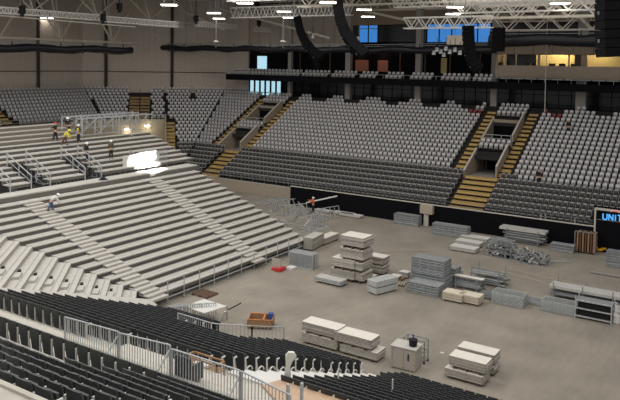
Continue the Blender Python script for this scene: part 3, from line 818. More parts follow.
# corner section
t=thing('corner_bleacher','angled corner section of pale bleacher decks descending to the gangway at left','bleacher',(28,37,0)); o=t.location
d=Vector((-.72,-.694,0)); n=Vector((-.694,.72,0))
Es=[]
for j in range(1,NR+2):
    y=32.5+TB*j; z=zb_(j); B=Vector((bend_x(j),y,z)); B2=Vector((bend_x(j+1),y+TB,z))
    # end where x reaches gangway line : from measured ends
    ex=31.2-(z-.8)*3.25
    L=max(.3,(B.x-ex)/.72); E=B+d*L
    ex2=31.2-(z+RB-.8)*3.25; E2=B2+d*max(.3,(B2.x-ex2)/.72); 
    E2.z=z; Es.append((E,z))
    ol=Vector((o.x,o.y,0)); 
    w=MB()
    w.hexa([tuple(p-ol+Vector((0,0,-.07))) for p in (B,B2,E2,E)]+[tuple(p-ol) for p in (B,B2,E2,E)],M_deck)
    w.quad(B-ol,E-ol,E-ol-Vector((0,0,RB)),B-ol-Vector((0,0,RB)),M_edge)
    m1=B+(B2-B)*.4; m2=E+(E2-E)*.4
    w.bar(m1-ol+Vector((0,0,.01)),m2-ol+Vector((0,0,.01)),.05,M_edge)
    w.build('deck_row',t)
    if L>2.4:
        w=MB()
        for fr,wd in ((.62,.95),):
            c=B.lerp(E,fr)-ol; q=c+d*wd; s=-n*.4
            w.hexa([tuple(v) for v in (c+Vector((0,0,-RB)),q+Vector((0,0,-RB)),q+s+Vector((0,0,-RB)),c+s+Vector((0,0,-RB)))]+[tuple(v) for v in (c+Vector((0,0,-RB/2)),q+Vector((0,0,-RB/2)),q+s+Vector((0,0,-RB/2)),c+s+Vector((0,0,-RB/2)))],M_deck)
            k_=c-d*.02; w.bar(k_+Vector((0,0,-RB/2-.0))-n*.2,k_-d*.3+Vector((0,0,-RB/2))-n*.2,.16,M_rub)
        w.build('half_step',t)
# cross walkway
t=thing('cross_walkway','wide pale walkway crossing the bleacher between its lower and upper parts','walkway',(25,45.8,5.7)); o=Vector((25,45.8,0))
zw=zb_(NR)+.15; yw_=32.5+TB*NR
for i in range(10):
    x=24.5+i*2.62; w=MB(); w.box(x-25,x+2.6-25,0,1.45,zw-.1-5.7,zw-5.7,M_deck); w.build('walkway_deck',t)
w=MB(); w.box(-1,26,.05,.1,zb_(NR-1)-5.7,zw-.1-5.7,M_riser); w.build('front_fascia',t)
# upper bleacher
t=thing('upper_bleacher','upper tier of the pale bleacher, its top rows still open and unfinished','bleacher',(31.5,47.2,5.8)); o=t.location
yu=yw_+1.45
aisU=[(30.2,31.4),(33.3,34.9),(38.4,40.0)]
for i in range(12):
    y=yu+TB*i; z=zw+.2+RB*(i+1); xr=51.5 if i<8 else 43.6-.35*(i-8)
    segs=[]; cur=22.
    if i<4:
        for a_,b_ in aisU: segs.append((cur,a_)); cur=b_
    segs.append((cur,xr))
    for (a_,b_) in segs:
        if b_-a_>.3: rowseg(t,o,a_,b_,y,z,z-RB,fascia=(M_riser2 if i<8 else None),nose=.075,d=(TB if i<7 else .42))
# unfinished frames, handrails
w=MB()
for (a_,b_) in aisU:
    for x in (a_-.05,b_+.05):
        w=MB(); p=Vector((x,yu+TB*3.6,zw+.2+RB*4.2)); q=Vector((x,yu-.1,zw))
        w.bar(q+Vector((0,0,1.05))-Vector((o)),p+Vector((0,0,1.0))-Vector((o)),.06,M_gal)
        for v in (0,.5,1): c=q.lerp(p,v); w.bar(c-Vector(o),c+Vector((0,0,1.05))-Vector(o),.06,M_gal)
        w.bar(q+Vector((0,0,.55))-Vector(o),p+Vector((0,0,.5))-Vector(o),.04,M_gal); w.build('aisle_handrail',t)
w=MB()
for i in range(20):
    x=23+i*1.55
    for jj in range(0,12,3):
        yy=yu+TB*jj; 
        if x<51: w.bar((x-o.x,yy-o.y+.4,-5.8),(x-o.x,yy-o.y+.4,zw+.1+RB*jj-5.8),.07,M_gald)
w.build('scaffold_frame',t)
def scaf(x0,x1,y,z0,z1,label):
    t=thing('scaffold_bay',label,'scaffold',(x0,y,z0)); w=MB(); L=x1-x0; n_=max(1,round(L/2.2)); h=z1-z0
    w.bar((0,0,h),(L,0,h),.07,M_gal); w.bar((0,0,.1),(L,0,.1),.07,M_gal); w.bar((0,.9,h),(L,.9,h),.07,M_gal); w.build('ledger',t)
    w=MB()
    for i in range(n_+1): w=MB(); w.bar((L*i/n_,0,0),(L*i/n_,0,h+.1),.08,M_gal); w.bar((L*i/n_,.9,0),(L*i/n_,.9,h+.1),.08,M_gal); w.bar((L*i/n_,0,h),(L*i/n_,.9,h),.05,M_gal); w.build('standard',t)
    w=MB()
    for i in range(n_): w.bar((L*i/n_,0,h),(L*(i+1)/n_,0,.1),.05,M_gal); w.bar((L*i/n_,.45,.1),(L*(i+1)/n_,.45,h),.05,M_gal)
    w.build('brace',t)
zt=zw+.2+RB*9
scaf(44.2,53.3,yu+TB*9,zt-.3,zt+1.35,'open steel scaffold frames standing behind the workers on the bleacher')
scaf(43.6,52.6,yu+TB*10.6,zt+.2,zt+1.5,'rear row of steel scaffold frames at the top of the bleacher')
# end-stair clutter at right end of walkway: steel
def handrail(px0,py0,px1,py1,y,label):
    a=at(px0,py0,y=y); b=at(px1,py1,y=y); w=MB(); w.bar(a,b,.06,M_gal)
    for v in (0,1): c=a.lerp(b,v); w.bar(c,c-Vector((0,0,1.1)),.06,M_gal)
    tag(w.build('handrail'),label,'handrail')
handrail(130,134,150,149,53,'sloping steel handrail on the upper bleacher above the sunlit patch')
handrail(130,150,148,168,49,'sloping steel handrail in the sunlit patch')

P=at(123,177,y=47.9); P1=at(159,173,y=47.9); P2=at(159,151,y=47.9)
w=MB(); w.box(P.x,P1.x,47.9,47.95,zw+.25,P2.z,M_white)  # upright white sheet added to square off the sunlit patch
tag(w.build('sun_patch_sheet'),'white sheet added behind the railings to give the sunlit patch its rectangle','sheet')
# mesh panels in the sunlit patch
for k_,(px,py,wd) in enumerate(((139,167,2.2),(150,166,2.2))):
    P=at(px,py,y=47.6); w=MB()
    for i in range(12): w.bar((P.x+i*wd/11,47.6,P.z),(P.x+i*wd/11,47.6,P.z+1.3),.03,M_gal)
    for h in (0,.65,1.3): w.bar((P.x,47.6,P.z+h),(P.x+wd,47.6,P.z+h),.05,M_gal)
    tag(w.build('mesh_gate'),'steel barred gate in the sunlit patch, '+('left one','right one')[k_],'gate')
w=MB(); P=at(105,185,y=45.9)
w.box(P.x-.3,P.x+.35,45.9,46.4,P.z,P.z+.5,M_navy); w.box(P.x-.2,P.x+.2,46.0,46.3,P.z+.5,P.z+.62,M_dcloth); tag(w.build('bag',bevel=.08),'dark blue bag lying on the pale walkway','bag')
for k_,(a_,b_) in enumerate(aisU[1:]):
    t_=thing('folded_barrier_heap','heap of dark steel parts in the bleacher aisle, '+('left one','right one')[k_],'steel parts',(a_,yu+.1,zw+.0)); w=MB()
    rnd=random.Random(k_)
    for i in range(26):
        p=Vector((rnd.uniform(0,1.5),rnd.uniform(0,1.9),rnd.uniform(.05,.9))); q=p+Vector((rnd.uniform(-.7,.7),rnd.uniform(-.5,.5),rnd.uniform(-.5,.5))); q.z=max(.03,q.z)
        w.bar(p,q,.05,random.Random(i).choice((M_gald,M_blackm)))
    w.box(0,1.6,0,2.4,-.02,.04,M_rub)
    w.build('steel_tubes',t_)

# ------------------------------------------------------------------ near stand
TN=.72; SN=.375; RN=TN*SN; PN=.54
def zn(x): return .3+SN*(30.2-x)
def nearat(px,py,h=0):
    d=ray(px,py); z0=.3+h
    t=(z0+SN*30.2-H)/(d[2]+SN*d[0]); return Vector(CP+d*t)
def ybl(x): return 29.7+(x-18.4)*.055      # end of the near stand towards the bleacher
w=MB()
for k in range(0,46):
    x=30.2-TN*k
    if x<16.2: break
    z=.3+RN*k
    xa,xb=x-TN/2-.05,x+TN/2-.05
    y1=ybl(max(x,8))+ (0 if x<32 else 0)+.3
    y0=-12
    if 26.5<x: # notch handled: shorter rows
        pass
    if x>27.6:
        w.box(xa,xb,y0,20.9,z-.5,z,M_terr_near); w.box(xa,xb,25.4,y1,z-.5,z,M_terr_near)
    else: w.box(xa,xb,y0,y1,z-.5,z,M_terr_near)
for i in range(0,12):
    x=15.3-.745*i; z=5.45+.463*.745*i; w.box(x-.42 if i<11 else -4,x+.33+(.5 if i==0 else 0),-12,29,z-.6,z,M_terr_near)
struct(w.build('seating_terrace_near'),'pale concrete steps of the near stand')
w=MB(); 
w.box(16.1,17.45,5,ybl(17.5),zn(17.3)-.4,zn(17.3)+.05,M_ledge); w.box(17.45,18.6,5,20.4,zn(18.2)-.1,zn(18.2)+.12,M_ledge)
struct(w.build('trim_6'),'pale landing behind the near railing')
# gangway between near stand and corner bleacher
w=MB(); pts=[]
xs=[31.2,29.,27.,25.,23.,21.,19.,17.,14.]
up_=[]
for x in xs:
    z=.8+(31.2-x)/3.25; L_y=None
    # E line y for this x
    j=(z-.8)/RB; Bx=bend_x(j); By=32.5+TB*j; L=(Bx-x)/.72; ey=By-.694*L
    up_.append(Vector((x,ey,z-.02)))
lo_=[Vector((x,ybl(x)+.3,zn(x)+.35)) for x in xs]
for i in range(len(xs)-1):
    w.quad(up_[i],up_[i+1],lo_[i+1],lo_[i],M_deck)
    for A_,B_ in ((lo_[i],lo_[i+1]),):
        w.quad(A_,B_,B_-Vector((0,0,.5)),A_-Vector((0,0,.5)),M_edge)
tag(w.build('gangway'),'broad pale gangway between the dark near seats and the corner bleacher','gangway')

# near seat with parts
def near_seat():
    t=thing('folding_chair','','seat',(0,0,0))
    w=MB(); hw=.225
    # back shell seen from behind: slight curve in 3 strips, faces +X; back at x=-.05
    def strip(y0,y1,xo0,xo1):
        w.hexa(((.01+xo0,y0,.06),(.05+xo0,y0,.06),(.05+xo1,y1,.06),(.01+xo1,y1,.06),(-.11+xo0,y0,.80),(-.06+xo0,y0,.80),(-.06+xo1,y1,.80),(-.11+xo1,y1,.80)),M_seatD)
        w.hexa(((-.11+xo0,y0,.80),(-.06+xo0,y0,.80),(-.06+xo1,y1,.80),(-.11+xo1,y1,.80),(-.13+xo0,y0*.9,.86),(-.09+xo0,y0*.9,.86),(-.09+xo1,y1*.9,.86),(-.13+xo1,y1*.9,.86)),M_seatD)
    strip(-hw,-.08,.014,0); strip(-.08,.08,0,0); strip(.08,hw,0,.014)
    w.build('backrest',t)
    w=MB(); w.hexa(((.02,-hw*.95,.36),(.1,-hw*.95,.40),(.1,hw*.95,.40),(.02,hw*.95,.36),(.06,-hw*.9,.74),(.12,-hw*.9,.74),(.12,hw*.9,.74),(.06,hw*.9,.74)),M_seatD); w.build('seat_pan',t)
    w=MB(); w.box(-.07,-.02,-hw-.066,-hw-.022,.0,.66,M_brk); w.box(-.07,.14,-hw-.06,-hw-.03,.60,.66,M_brk); w.build('side_bracket',t)
    return t
near=[]
F1x=16.7
ZA=lambda x: 5.45+.463*(15.3-x)
def bedge(x): return 16.55-(x-21.7)*.05
def cedge(x): return 13.55+.09*max(0,x-23.5)
for k in range(0,18):
    x=30.2-TN*k; z=.3+RN*k
    if x<17.5: break
    y=2.0 if x>18.75 else 20.5+(18.75-x)*2.2
    while y<ybl(x)-.3:
        ok=False; blk=''
        if y>bedge(x)+.3 and not(y>21.0 and y<25.3 and x>26.0) and not (y>20.9 and y<22.4 and x>29.5): ok=True; blk='B'
        if y<cedge(x)-.05 and x>18.75: ok=True; blk='C'
        if ok and inview((x,y,z+.5),12): near.append((blk,x,y,z))
        y+=PN
for i in range(0,10):
    x=15.3-.745*i; z=ZA(x); y=2.0
    while y<26:
        ok=not(1<=i<=4 and y>15.2+.35*(i-2))
        if ok and inview((x,y,z+.5),12): near.append(('A',x,y,z))
        y+=.65
near.sort(key=lambda f: proj((f[1],f[2],f[3]))[2])
LB={'A':('charcoal folding seat in the nearest block, on the camera side of the railing','dark seats on the near side of the railing'),'B':('charcoal folding seat beyond the near railing, left of the pale cross aisle','dark seats between the railing and the bleacher'),'C':('charcoal folding seat in the block right of the pale cross aisle, by the floor','dark seats right of the cross aisle')}
proto=near_seat(); 
head=near[:300]; rest=near[300:]
print('near',len(near),{b:len([1 for f in near if f[0]==b]) for b in 'ABC'})
for i,(b,x,y,z) in enumerate(head):
    r=proto if i==0 else clone(proto)
    r.location=(x,y,z); r['label'],r['group']=LB[b]; r.scale=(1.,1.16,1.06) if b=='A' else (1,1,1)
bw=MB(); 
for ch in proto.children:
    me=ch.data; off=len(bw.v); bw.v+=[tuple(v.co) for v in me.vertices]
    for p in me.polygons: bw.f.append(tuple(off+i for i in p.vertices)); bw.mi.append(bw.m(me.materials[p.material_index]))
base=np.array(bw.v); n=len(base); V=[];Fs=[];mi=[]
for i,(b,x,y,z) in enumerate(rest):
    V.append(base*np.array([1,1.16 if b=='A' else 1,1])+np.array([x,y,z])); Fs+=[tuple(j+i*n for j in ff) for ff in bw.f]; mi+=bw.mi
me=bpy.data.meshes.new('near_stand_seats'); me.from_pydata(np.vstack(V).tolist(),[],Fs)
for m_ in bw.ms: me.materials.append(m_)
me.polygons.foreach_set('material_index',mi); me.update()
o=bpy.data.objects.new('near_stand_seats',me); COL.objects.link(o); tag(o,'remaining charcoal seats of the near stand blocks, towards the floor','seats',kind='stuff')
# aisle steps pale
t=thing('aisle_steps','pale aisle steps between the two dark seat blocks','stairs',(27,15,0))
w=MB()
for k in range(0,15):
    x=30.2-TN*k; z=.3+RN*k; c0=cedge(x)+.15; c1=bedge(x)
    w.box(x-.41-27,x+.31-27,c0-15,c1-15,z,z+.03,M_white)
    w.box(x-.05-27,x+.31-27,c0+.3-15,c1-.1-15,z-.1,z+.14,M_white)
w.build('tread',t)
for k in range(0,13):
    x=30.2-TN*k; z=.3+RN*k; c=bedge(x)+.05
    w=MB(); pr=None
    for i in range(8):
        an=math.pi*i/7; p=Vector((x-27-.1+.2*math.cos(an),c-15,z+.2+.2*math.sin(an)))
        if pr: w.bar(pr,p,.045,M_white)
        pr=p
    w.bar((x-27-.3,c-15,z),(x-27-.3,c-15,z+.22),.045,M_white)
    w.build('side_hoop',t)
# ledge bottom-left
zl_=at(28,391,x=8.12).z; w=MB(); w.box(4.5,8.1,3,22,7.0,zl_-.05,M_ledge); w.box(8.0,8.12,3,22,zl_-.2,zl_,M_ledge); struct(w.build('trim_8'),'pale concrete ledge in the bottom left corner')
# plywood platform
t=thing('plywood_platform','plywood covered platform at the bottom edge beside the dark seats','platform',(17.5,11,4.6)); 
w=MB(); a=nearat(287,377.5,.35); b=nearat(352,400,.35); c=nearat(300,420,.35); d_=nearat(268,384,.35)
zp_=5.0
a=at(285,378,z=zp_); b=at(350,399,z=zp_); c=at(300,425,z=zp_+0); d_=at(262,385,z=zp_)
o=t.location
w.hexa([tuple(p-o-Vector((0,0,.12))) for p in (a,b,c,d_)]+[tuple(p-o) for p in (a,b,c,d_)],M_ply); w.build('platform_top',t)
w=MB()
for p in (a,b,c,d_): w.bar(p-o-Vector((0,0,.12)),Vector((p.x-o.x,p.y-o.y,-.3)),.08,M_gald)
w.build('leg',t)
for px,ptop,pb in ((338,367,398),(392,385,408)):
    P=at(px,pb,z=zn(23.0)); 
    P=nearat(px,pb,0); t_=thing('rail_post','pale slender post, '+('left one at the plywood edge' if px==338 else 'right one among the dark seats'),'post',P)
    w=MB(); w.bar((0,0,0),(0,0,1.15),.06,M_white,n=8); w.build('shaft',t_); w=MB(); w.box(-.12,.12,-.12,.12,.55,.66,M_white); w.build('clamp',t_)
# translucent sheet wrapped post (290,352..378)
P=at(289,379,z=5.0); w=MB()
pf=[(.0,0),(.12,.3),(.05,.8),(.22,1.2),(.45,1.45),(.3,1.7),(-.05,1.72),(-.25,1.5),(-.2,.9),(-.3,.3),(-.25,0)]
kk=len(pf); v0=[(P.x+rt[0]*a_*.55,P.y+rt[1]*a_*.55,P.z+b_*.58) for a_,b_ in pf]; v1=[(x-.12,y-.08,z) for x,y,z in v0]
w.poly(v0,M_curt); w.poly(v1[::-1],M_curt)
for i in range(kk): j=(i+1)%kk; w.quad(v0[i],v0[j],v1[j],v1[i],M_curt)
tag(w.build('plastic_sheet'),'crumpled pale plastic sheet draped on the railing end by the plywood','plastic sheet')
# fences
def fence(p,q,hgt,label,bars=.125,brace=True,foot=True,zfun=None,group=None,off=0):
    p=Vector(p);q=Vector(q); L=(q-p).length; d=(q-p)/L; t=thing('crowd_railing',label,'railing',p-Vector((0,0,hgt)))
    o=p-Vector((0,0,hgt))
    w=MB(); w.bar(p-o,q-o,.055,M_gal,n=8); w.build('top_rail',t)
    w=MB(); w.bar(p-o-Vector((0,0,hgt-.12)),q-o-Vector((0,0,hgt-.12)),.04,M_gal); w.build('bottom_rail',t)
    w=MB(); N=int(L/bars)
    for i in range(1,N): c=p+d*(L*i/N)-o; w.bar(c,c-Vector((0,0,hgt-.12)),.022,M_gal)
    w.build('bars',t)
    for c in (p,q):
        w=MB(); c_=c-o; w.bar(c_,c_-Vector((0,0,hgt)),.06,M_gal); w.box(c_.x-.06,c_.x+.06,c_.y-.06,c_.y+.06,c_.z-hgt,c_.z-hgt+.03,M_gal); w.build('post',t)
    if brace:
        w=MB(); c=q-o; w.bar(c-Vector((0,0,.15)),c+Vector((-.9,.1,-hgt+.15)),.05,M_gal); w.build('brace',t)
    return t
def fp(px,py,x): return at(px,py,x=x)
segs=[((65,317),(118,331.5)),((119.5,333),(170,345)),((172,349),(240,370.5)),((240,370.5),(290,395))]
nm=['first panel of the near steel railing, at its left end','second panel of the near steel railing','third panel of the near steel railing, before the wooden frame','last panel of the near steel railing, ending at the plywood platform']
for (a_,b_),lb in zip(segs,nm):
    p=fp(*a_,F1x); q=fp(*b_,F1x); 
    if a_[0]==240: p=p+(q-p)*.04
    fence(p,q,1.3,lb+' with vertical bars')
w=MB(); p=fp(288,384,F1x+.2); q=fp(288,400,F1x+.2); w.bar(p,q-Vector((0,0,.6)),.08,M_gal); w.bar(p+Vector((.3,-.3,0)),q+Vector((.3,-.3,-.6)),.08,M_gal); tag(w.build('end_post'),'double steel end post of the near railing','post')
p=at(178,313,x=26.9); q=at(213,323.5,x=27.2); fence(p,q,1.25,'short steel railing at the left side of the stair opening near the floor',brace=False)
p2=q; q2=at(252,326,x=28.6); q3=at(284,327,x=30.6); 
fence(p2,q2,1.2,'steel railing across the stair opening, middle panel',brace=False,bars=.2)
fence(q2,Vector((q3.x,q3.y,q3.z)),1.1,'steel railing across the stair opening, right panel near the wooden crate',brace=False,bars=.25)
# notch floor
w=MB(); w.box(26.0,27.4,20.9,25.4,zn(27)-.6,zn(27.0)+.1,M_ledge); struct(w.build('trim_9'),'pale landing in the stair opening')
# wooden frame and tub chair behind fence
P=nearat(205,372,.1); t=thing('wooden_frame_table','low wooden frame table behind the third railing panel','table',(P.x,P.y,zn(P.x)+.14),math.radians(0)); t.scale=(.7,.7,.7)
for nme,bb in (('frame_rail',(-.35,.35,-1.1,1.1,.62,.70)),('shelf',(-.35,.35,-1.1,1.1,.22,.27))):
    w=MB(); 
    if nme=='frame_rail':
        w.box(-.35,-.28,-1.1,1.1,.62,.7,M_wood); w.box(.28,.35,-1.1,1.1,.62,.7,M_wood); w.box(-.35,.35,-1.1,-1.0,.62,.7,M_wood); w.box(-.35,.35,1.0,1.1,.62,.7,M_wood)
    else: w.box(*bb,M_wood); w.box(-.3,.3,-.3,.6,.27,.4,M_white)
    w.build(nme,t)
for sx in (-.31,.31):
    for sy_ in (-1.05,1.05): w=MB(); w.box(sx-.04,sx+.04,sy_-.04,sy_+.04,-.12,.65,M_wood); w.build('leg',t)
P=nearat(190,378,.1); t=thing('tub_chair','dark grey tub chair behind the third railing panel','chair',(P.x,P.y,zn(P.x)+.12),0)
w=MB(); w.box(-.3,.3,-.3,.3,.0,.38,M_seatD); w.build('seat',t,bevel=.05)
w=MB(); w.box(-.38,-.28,-.36,.36,0,.85,M_seatD); w.box(-.3,.3,.3,.4,0,.7,M_seatD); w.box(-.3,.25,-.4,-.3,0,.6,M_seatD); w.build('backrest',t,bevel=.04)
# ------------------------------------------------------------------ floor
w=MB(); w.box(10,66.6,-36,70,-.3,0,M_floor); struct(w.build('floor'),'brown grey concrete arena floor')
w=MB(); w.box(24,90,45,120,-.35,-.05,M_terr_far); struct(w.build('floor_under_stand'))
def mark(px0,py0,px1,py1,wd,rgb,label):
    a=at(px0,py0,z=.008);b=at(px1,py1,z=.008);w=MB(); w.bar(a,b,wd,mat('mark_%d'%rgb[0],rgb,.9),.01); tag(w.build('floor_line'),label,'floor marking')
mark(352,256,392,252,.05,(96,86,78),'thin dark line on the floor behind the grey cages, left half')
mark(392,252,431,251.5,.05,(96,86,78),'thin dark line on the floor behind the grey cages, right half')
mark(500,271,545,282,.12,(176,158,136),'left one of the pale scuff streaks on the floor')
mark(510,269,585,285,.1,(172,154,132),'right one of the pale scuff streaks on the floor')

# ------------------------------------------------------------------ deck stacks
def slab_mesh(L,W,h,mt=M_panel,me_=M_pedge,style='panel'):
    w=MB()
    w.box(0,W,0,L,h-.035,h-.01,mt); w.box(.02,W-.02,.02,L-.02,.02,h-.035,me_); 
    w.box(0,.05,0,L,.015,h-.015,me_); w.box(W-.05,W,0,L,.015,h-.015,me_); w.box(0,W,0,.05,.015,h-.015,me_); w.box(0,W,L-.05,L,.015,h-.015,me_)
    return w
def sing(l):
    l=l[4:] if l.startswith('the ') else l
    for a,b in (('panels','panel'),('sheets','sheet'),('planks','plank')): l=l.replace(a,b,1)
    return l
def stack(px,py,L,W,layers,label,group,rz=0,h=.125,mt=M_panel,me_=M_pedge,z0=0.,jit=.02,gaph=.12,name='stage_deck',base=None,cat='stage deck',bearers=True):
    B=base if base is not None else at(px,py,z=0)
    z=z0; first=None; rnd=random.Random(px)
    zz=[]
    for n_ in layers:
        # bearers
        if bearers:
            for s in (.15,.5,.85):
                w=MB(); w.box(0,W,-.05,.05,0,gaph-.01,M_dwood); b_=w.build('timber_bearer'); 
                b_.location=B+Matrix.Rotation(rz,3,'Z')@Vector((0,L*s,0))+Vector((0,0,z+.002)); b_.rotation_euler=(0,0,rz); tag(b_,'dark timber bearer under the '+group,'timber','timber bearers under '+group)
        z+=gaph if bearers else .01
        for i in range(n_):
            if first is None:
                o_=slab_mesh(L,W,h,mt,me_).build(name); first=o_; tag(o_,sing(label),cat,group)
            else: o_=first.copy(); COL.objects.link(o_)
            o_.location=B+Vector((rnd.uniform(-jit,jit),rnd.uniform(-jit,jit),z)); o_.rotation_euler=(0,0,rz); z+=h+.003
    return z
def pallet_strap(): pass
stack(337,352.5,2.35,1.0,[4,4],'the pale deck panels in the left one of the two stacks by the near seats','panels of the left near stack')
stack(377,363.5,2.35,1.0,[3],'the pale deck panels in the lower bundle of the right near stack','lower panels of the right near stack',h=.14)
p=at(377,363.5,z=0); stack(377,363,2.35,1.0,[4],'the pale deck panels in the upper bundle of the right near stack','upper panels of the right near stack',z0=.56,base=p+Vector((-.05,.35,0)),bearers=True)
stack(483,388,2.0,1.0,[3],'the pale deck panels low in the stack near the bottom right','lower panels of the bottom right stack',h=.14)
p=at(484,388,z=0); stack(484,388,1.95,.95,[4],'the bright deck panels on top of the front bottom right stack','upper panels of the bottom right front stack',z0=.56,base=p+Vector((.05,-.05,0)))
stack(485,388,2.0,.95,[3,4],'the bright deck panels of the rear bottom right stack','panels of the bottom right rear stack',base=p+Vector((1.5,.0,0)))
# crate with bucket and cart
P=at(415,373,z=0); t=thing('plywood_crate','tall plywood crate with a black bucket on it, beyond the dark seats','crate',P,math.radians(4))
w=MB(); w.box(0,.95,0,1.35,.05,1.15,M_edge); 
for y in (0,.64,1.28): w.box(-.03,0,y,y+.07,.05,1.15,M_beigef)
w.build('box_body',t,bevel=.01); w=MB(); w.box(-.04,1.0,-.04,1.4,1.15,1.2,M_deck); w.build('lid',t)
w=MB(); w.box(.0,.95,.1,.2,0,.05,M_dwood); w.box(0,.95,1.15,1.25,0,.05,M_dwood); w.build('skid',t)
w=MB(); w.box(-.035,-.01,.35,.42,.55,.9,M_rub); w.build('handle',t)
t=thing('bucket','black bucket standing on the plywood crate','bucket',P+Vector((.45,.35,1.203))); w=MB(); w.cyl((0,0),.2,0,.36,M_rub,16,.24); w.build('pail',t); w=MB(); w.bar((0,0,.36),(0,.0,.62),.06,M_bluep); w.build('brush_handle',t)
P=at(424,364,z=0); t=thing('steel_trolley','narrow steel trolley behind the plywood crate','trolley',P)
w=MB(); 
for y in (0,1.2): 
    for x in (0,.5): w.bar((x,y,.1),(x,y,1.2),.045,M_gald)
for z in (.12,.6,1.2): w.bar((0,0,z),(0,1.2,z),.04,M_gald); w.bar((.5,0,z),(.5,1.2,z),.04,M_gald); w.bar((0,0,z),(.5,0,z),.04,M_gald); w.bar((0,1.2,z),(.5,1.2,z),.04,M_gald)
w.build('frame',t)
for x,y in ((0,0),(.5,0),(0,1.2),(.5,1.2)): w=MB(); w.cyl((x,y),.05,0,.1,M_rub,8); w.build('castor',t)
w=MB(); p=at(442,353,z=.01); w.box(p.x-.05,p.x+.12,p.y-.1,p.y+.1,0,.02,M_white); tag(w.build('paper_scrap'),'tiny white scrap lying on the open floor','scrap')

# boxes near bleacher end
stack(313,251.5,.95,2.3,[7],'the pale long panels in the left stack at the bleacher end','panels of the left bleacher-end stack',rz=math.radians(8),h=.14,mt=M_deck)
stack(324,246,.9,2.6,[4],'the pale long panels in the right stack at the bleacher end','panels of the right bleacher-end stack',rz=math.radians(0),h=.13)
# tall stacks
stack(361,287,1.95,1.45,[4,4,5,5],'the pale deck panels in the tallest stack on the floor','panels of the tallest stack',gaph=.2,h=.14,jit=.06,base=at(362,286,z=0)+Vector((.3,.1,0)))
stack(349,284,1.95,1.3,[4,4],'the pale deck panels in the stack leaning before the tallest one','panels of the stack before the tallest',gaph=.2,h=.15,jit=.07,base=at(355,284,z=0)+Vector((.1,.15,0)))
stack(348,284.5,2.2,.9,[2],'the silver edged panels low in front of the tall stacks','low panels before the tall stacks',h=.16,mt=M_deck,me_=M_gal,base=at(349,284.5,z=0)+Vector((-1.0,.1,0)))
stack(383,276,1.35,1.05,[4,4],'the pale panels in the stack right of the tallest one','panels of the stack right of the tallest',h=.14,jit=.05)
stack(368,277,1.2,.9,[1],'the flat pale panels between the tall stack and the grey box','flat panel by the grey box',h=.14,base=at(372,281,z=0))
# strapped grey box (two wrapped bundles)
P=at(376,296,z=0)
for k_,(zz,hh,lb) in enumerate(((.08,.4,'lower'),(.55,.42,'upper'))):
    t=thing('wrapped_bundle',lb+' pale grey wrapped bundle on the floor before the tall stacks','bundle',P+Vector((0,0,zz)),math.radians(-20))
    w=MB(); w.box(0,2.1,0,.95,0,hh,mat('pale_grey_wrap',(170,172,168),.5)); w.build('wrap',t,bevel=.03)
    w=MB(); 
    for x in (.4,1.6): w.box(x,x+.08,.05,.9,-.08,0,M_dwood)
    w.build('skid',t)
# pallet boxes with pinkish bits (395-412,262-288)
for k_,(px,py,s,mt_) in enumerate(((399,283,.7,M_wood),(404,287,.6,M_beigef),(408,279,.6,M_edge))):
    P=at(px,py,z=0); t=thing('pallet','small wooden pallet left of the grey cages, '+('left one','front one','right one')[k_],'pallet',P,math.radians(15*k_))
    w=MB()
    for i in range(5): w.box(0,s*1.4,i*s*.3,i*s*.3+s*.2,.1,.13,mt_)
    w.build('slats',t); w=MB()
    for i in range(3): w.box(i*s*.6,i*s*.6+.1,0,s*1.4,0,.1,M_dwood)
    w.build('blocks',t)
    if k_!=1:
        w=MB(); w.box(P.x+.1,P.x+.6,P.y+.1,P.y+.7,.135,.4,mt_); w.box(P.x+.05,P.x+.65,P.y+.05,P.y+.75,.4,.43,M_white); tag(w.build('carton'),'small pale carton on the wooden pallet, '+('left one','right one')[k_//2],'box')
# steel cage boxes
def cage(P,L,W,h,label,rz=0,dens=.12,mt=M_gald):
    t=thing('steel_crate',label,'steel crate',P,rz)
    w=MB()
    for x in (0,W):
        for y in (0,L): w.bar((x,y,0),(x,y,h),.06,mt)
    for z in (.04,h*.5,h):
        for x in (0,W): w.bar((x,0,z),(x,L,z),.05,mt)
        for y in (0,L): w.bar((0,y,z),(W,y,z),.05,mt)
    w.build('frame',t)
    n_=max(3,int(L/.55))
    for x in (.01,W-.01):
        w=MB()
        for i in range(n_+1): w.bar((x,L*i/n_,0),(x,L*i/n_,h),.03,M_gal)
        w.bar((x,0,h*.25),(x,L,h*.25),.03,M_gal); w.build('side_bars',t)
    w=MB(); z=.06
    while z<h-.02:
        w.box(.0,W,.0,L,z,z+.055,M_gal if int(z*10)%2 else mt); z+=.1
    i=0
    while i*.13<L-.1: w.bar((.05,.08+i*.13,h-.01),(W-.05,.08+i*.13,h-.01),.05,M_gal); i+=1
    w.build('stacked_ladders',t)
    return t
P=at(438,298,z=0); cage(P,2.3,1.3,.72,'low front one of the three grey steel crates at centre')
P2=P+Vector((1.45,.1,0)); cage(P2,2.6,1.5,.85,'lower rear one of the three grey steel crates at centre')
cage(P2+Vector((.1,.15,.92)),2.45,1.3,1.15,'upper grey steel crate, resting on the rear one')
cage(P2+Vector((1.7,-.1,0)),.6,1.0,1.2,'small upright grey steel crate right of the three')
# far cages
P=at(418,227,z=0); cage(P,2.6,.8,1.0,'left one of the grey steel crates by the black boards')
P=at(467,239.5,z=0); cage(P,3.4,.8,1.05,'right long grey steel crate by the black boards')
P=at(452,236,z=0); w=MB()
for y in (0,.5): w.bar((P.x-.2,P.y+y,0),(P.x-.2,P.y+y,1.15),.06,M_gal)
w.bar((P.x-.2,P.y,1.15),(P.x-.2,P.y+.5,1.15),.06,M_gal); tag(w.build('steel_hoop'),'pale steel hoop before the long crate by the boards','steel frame')
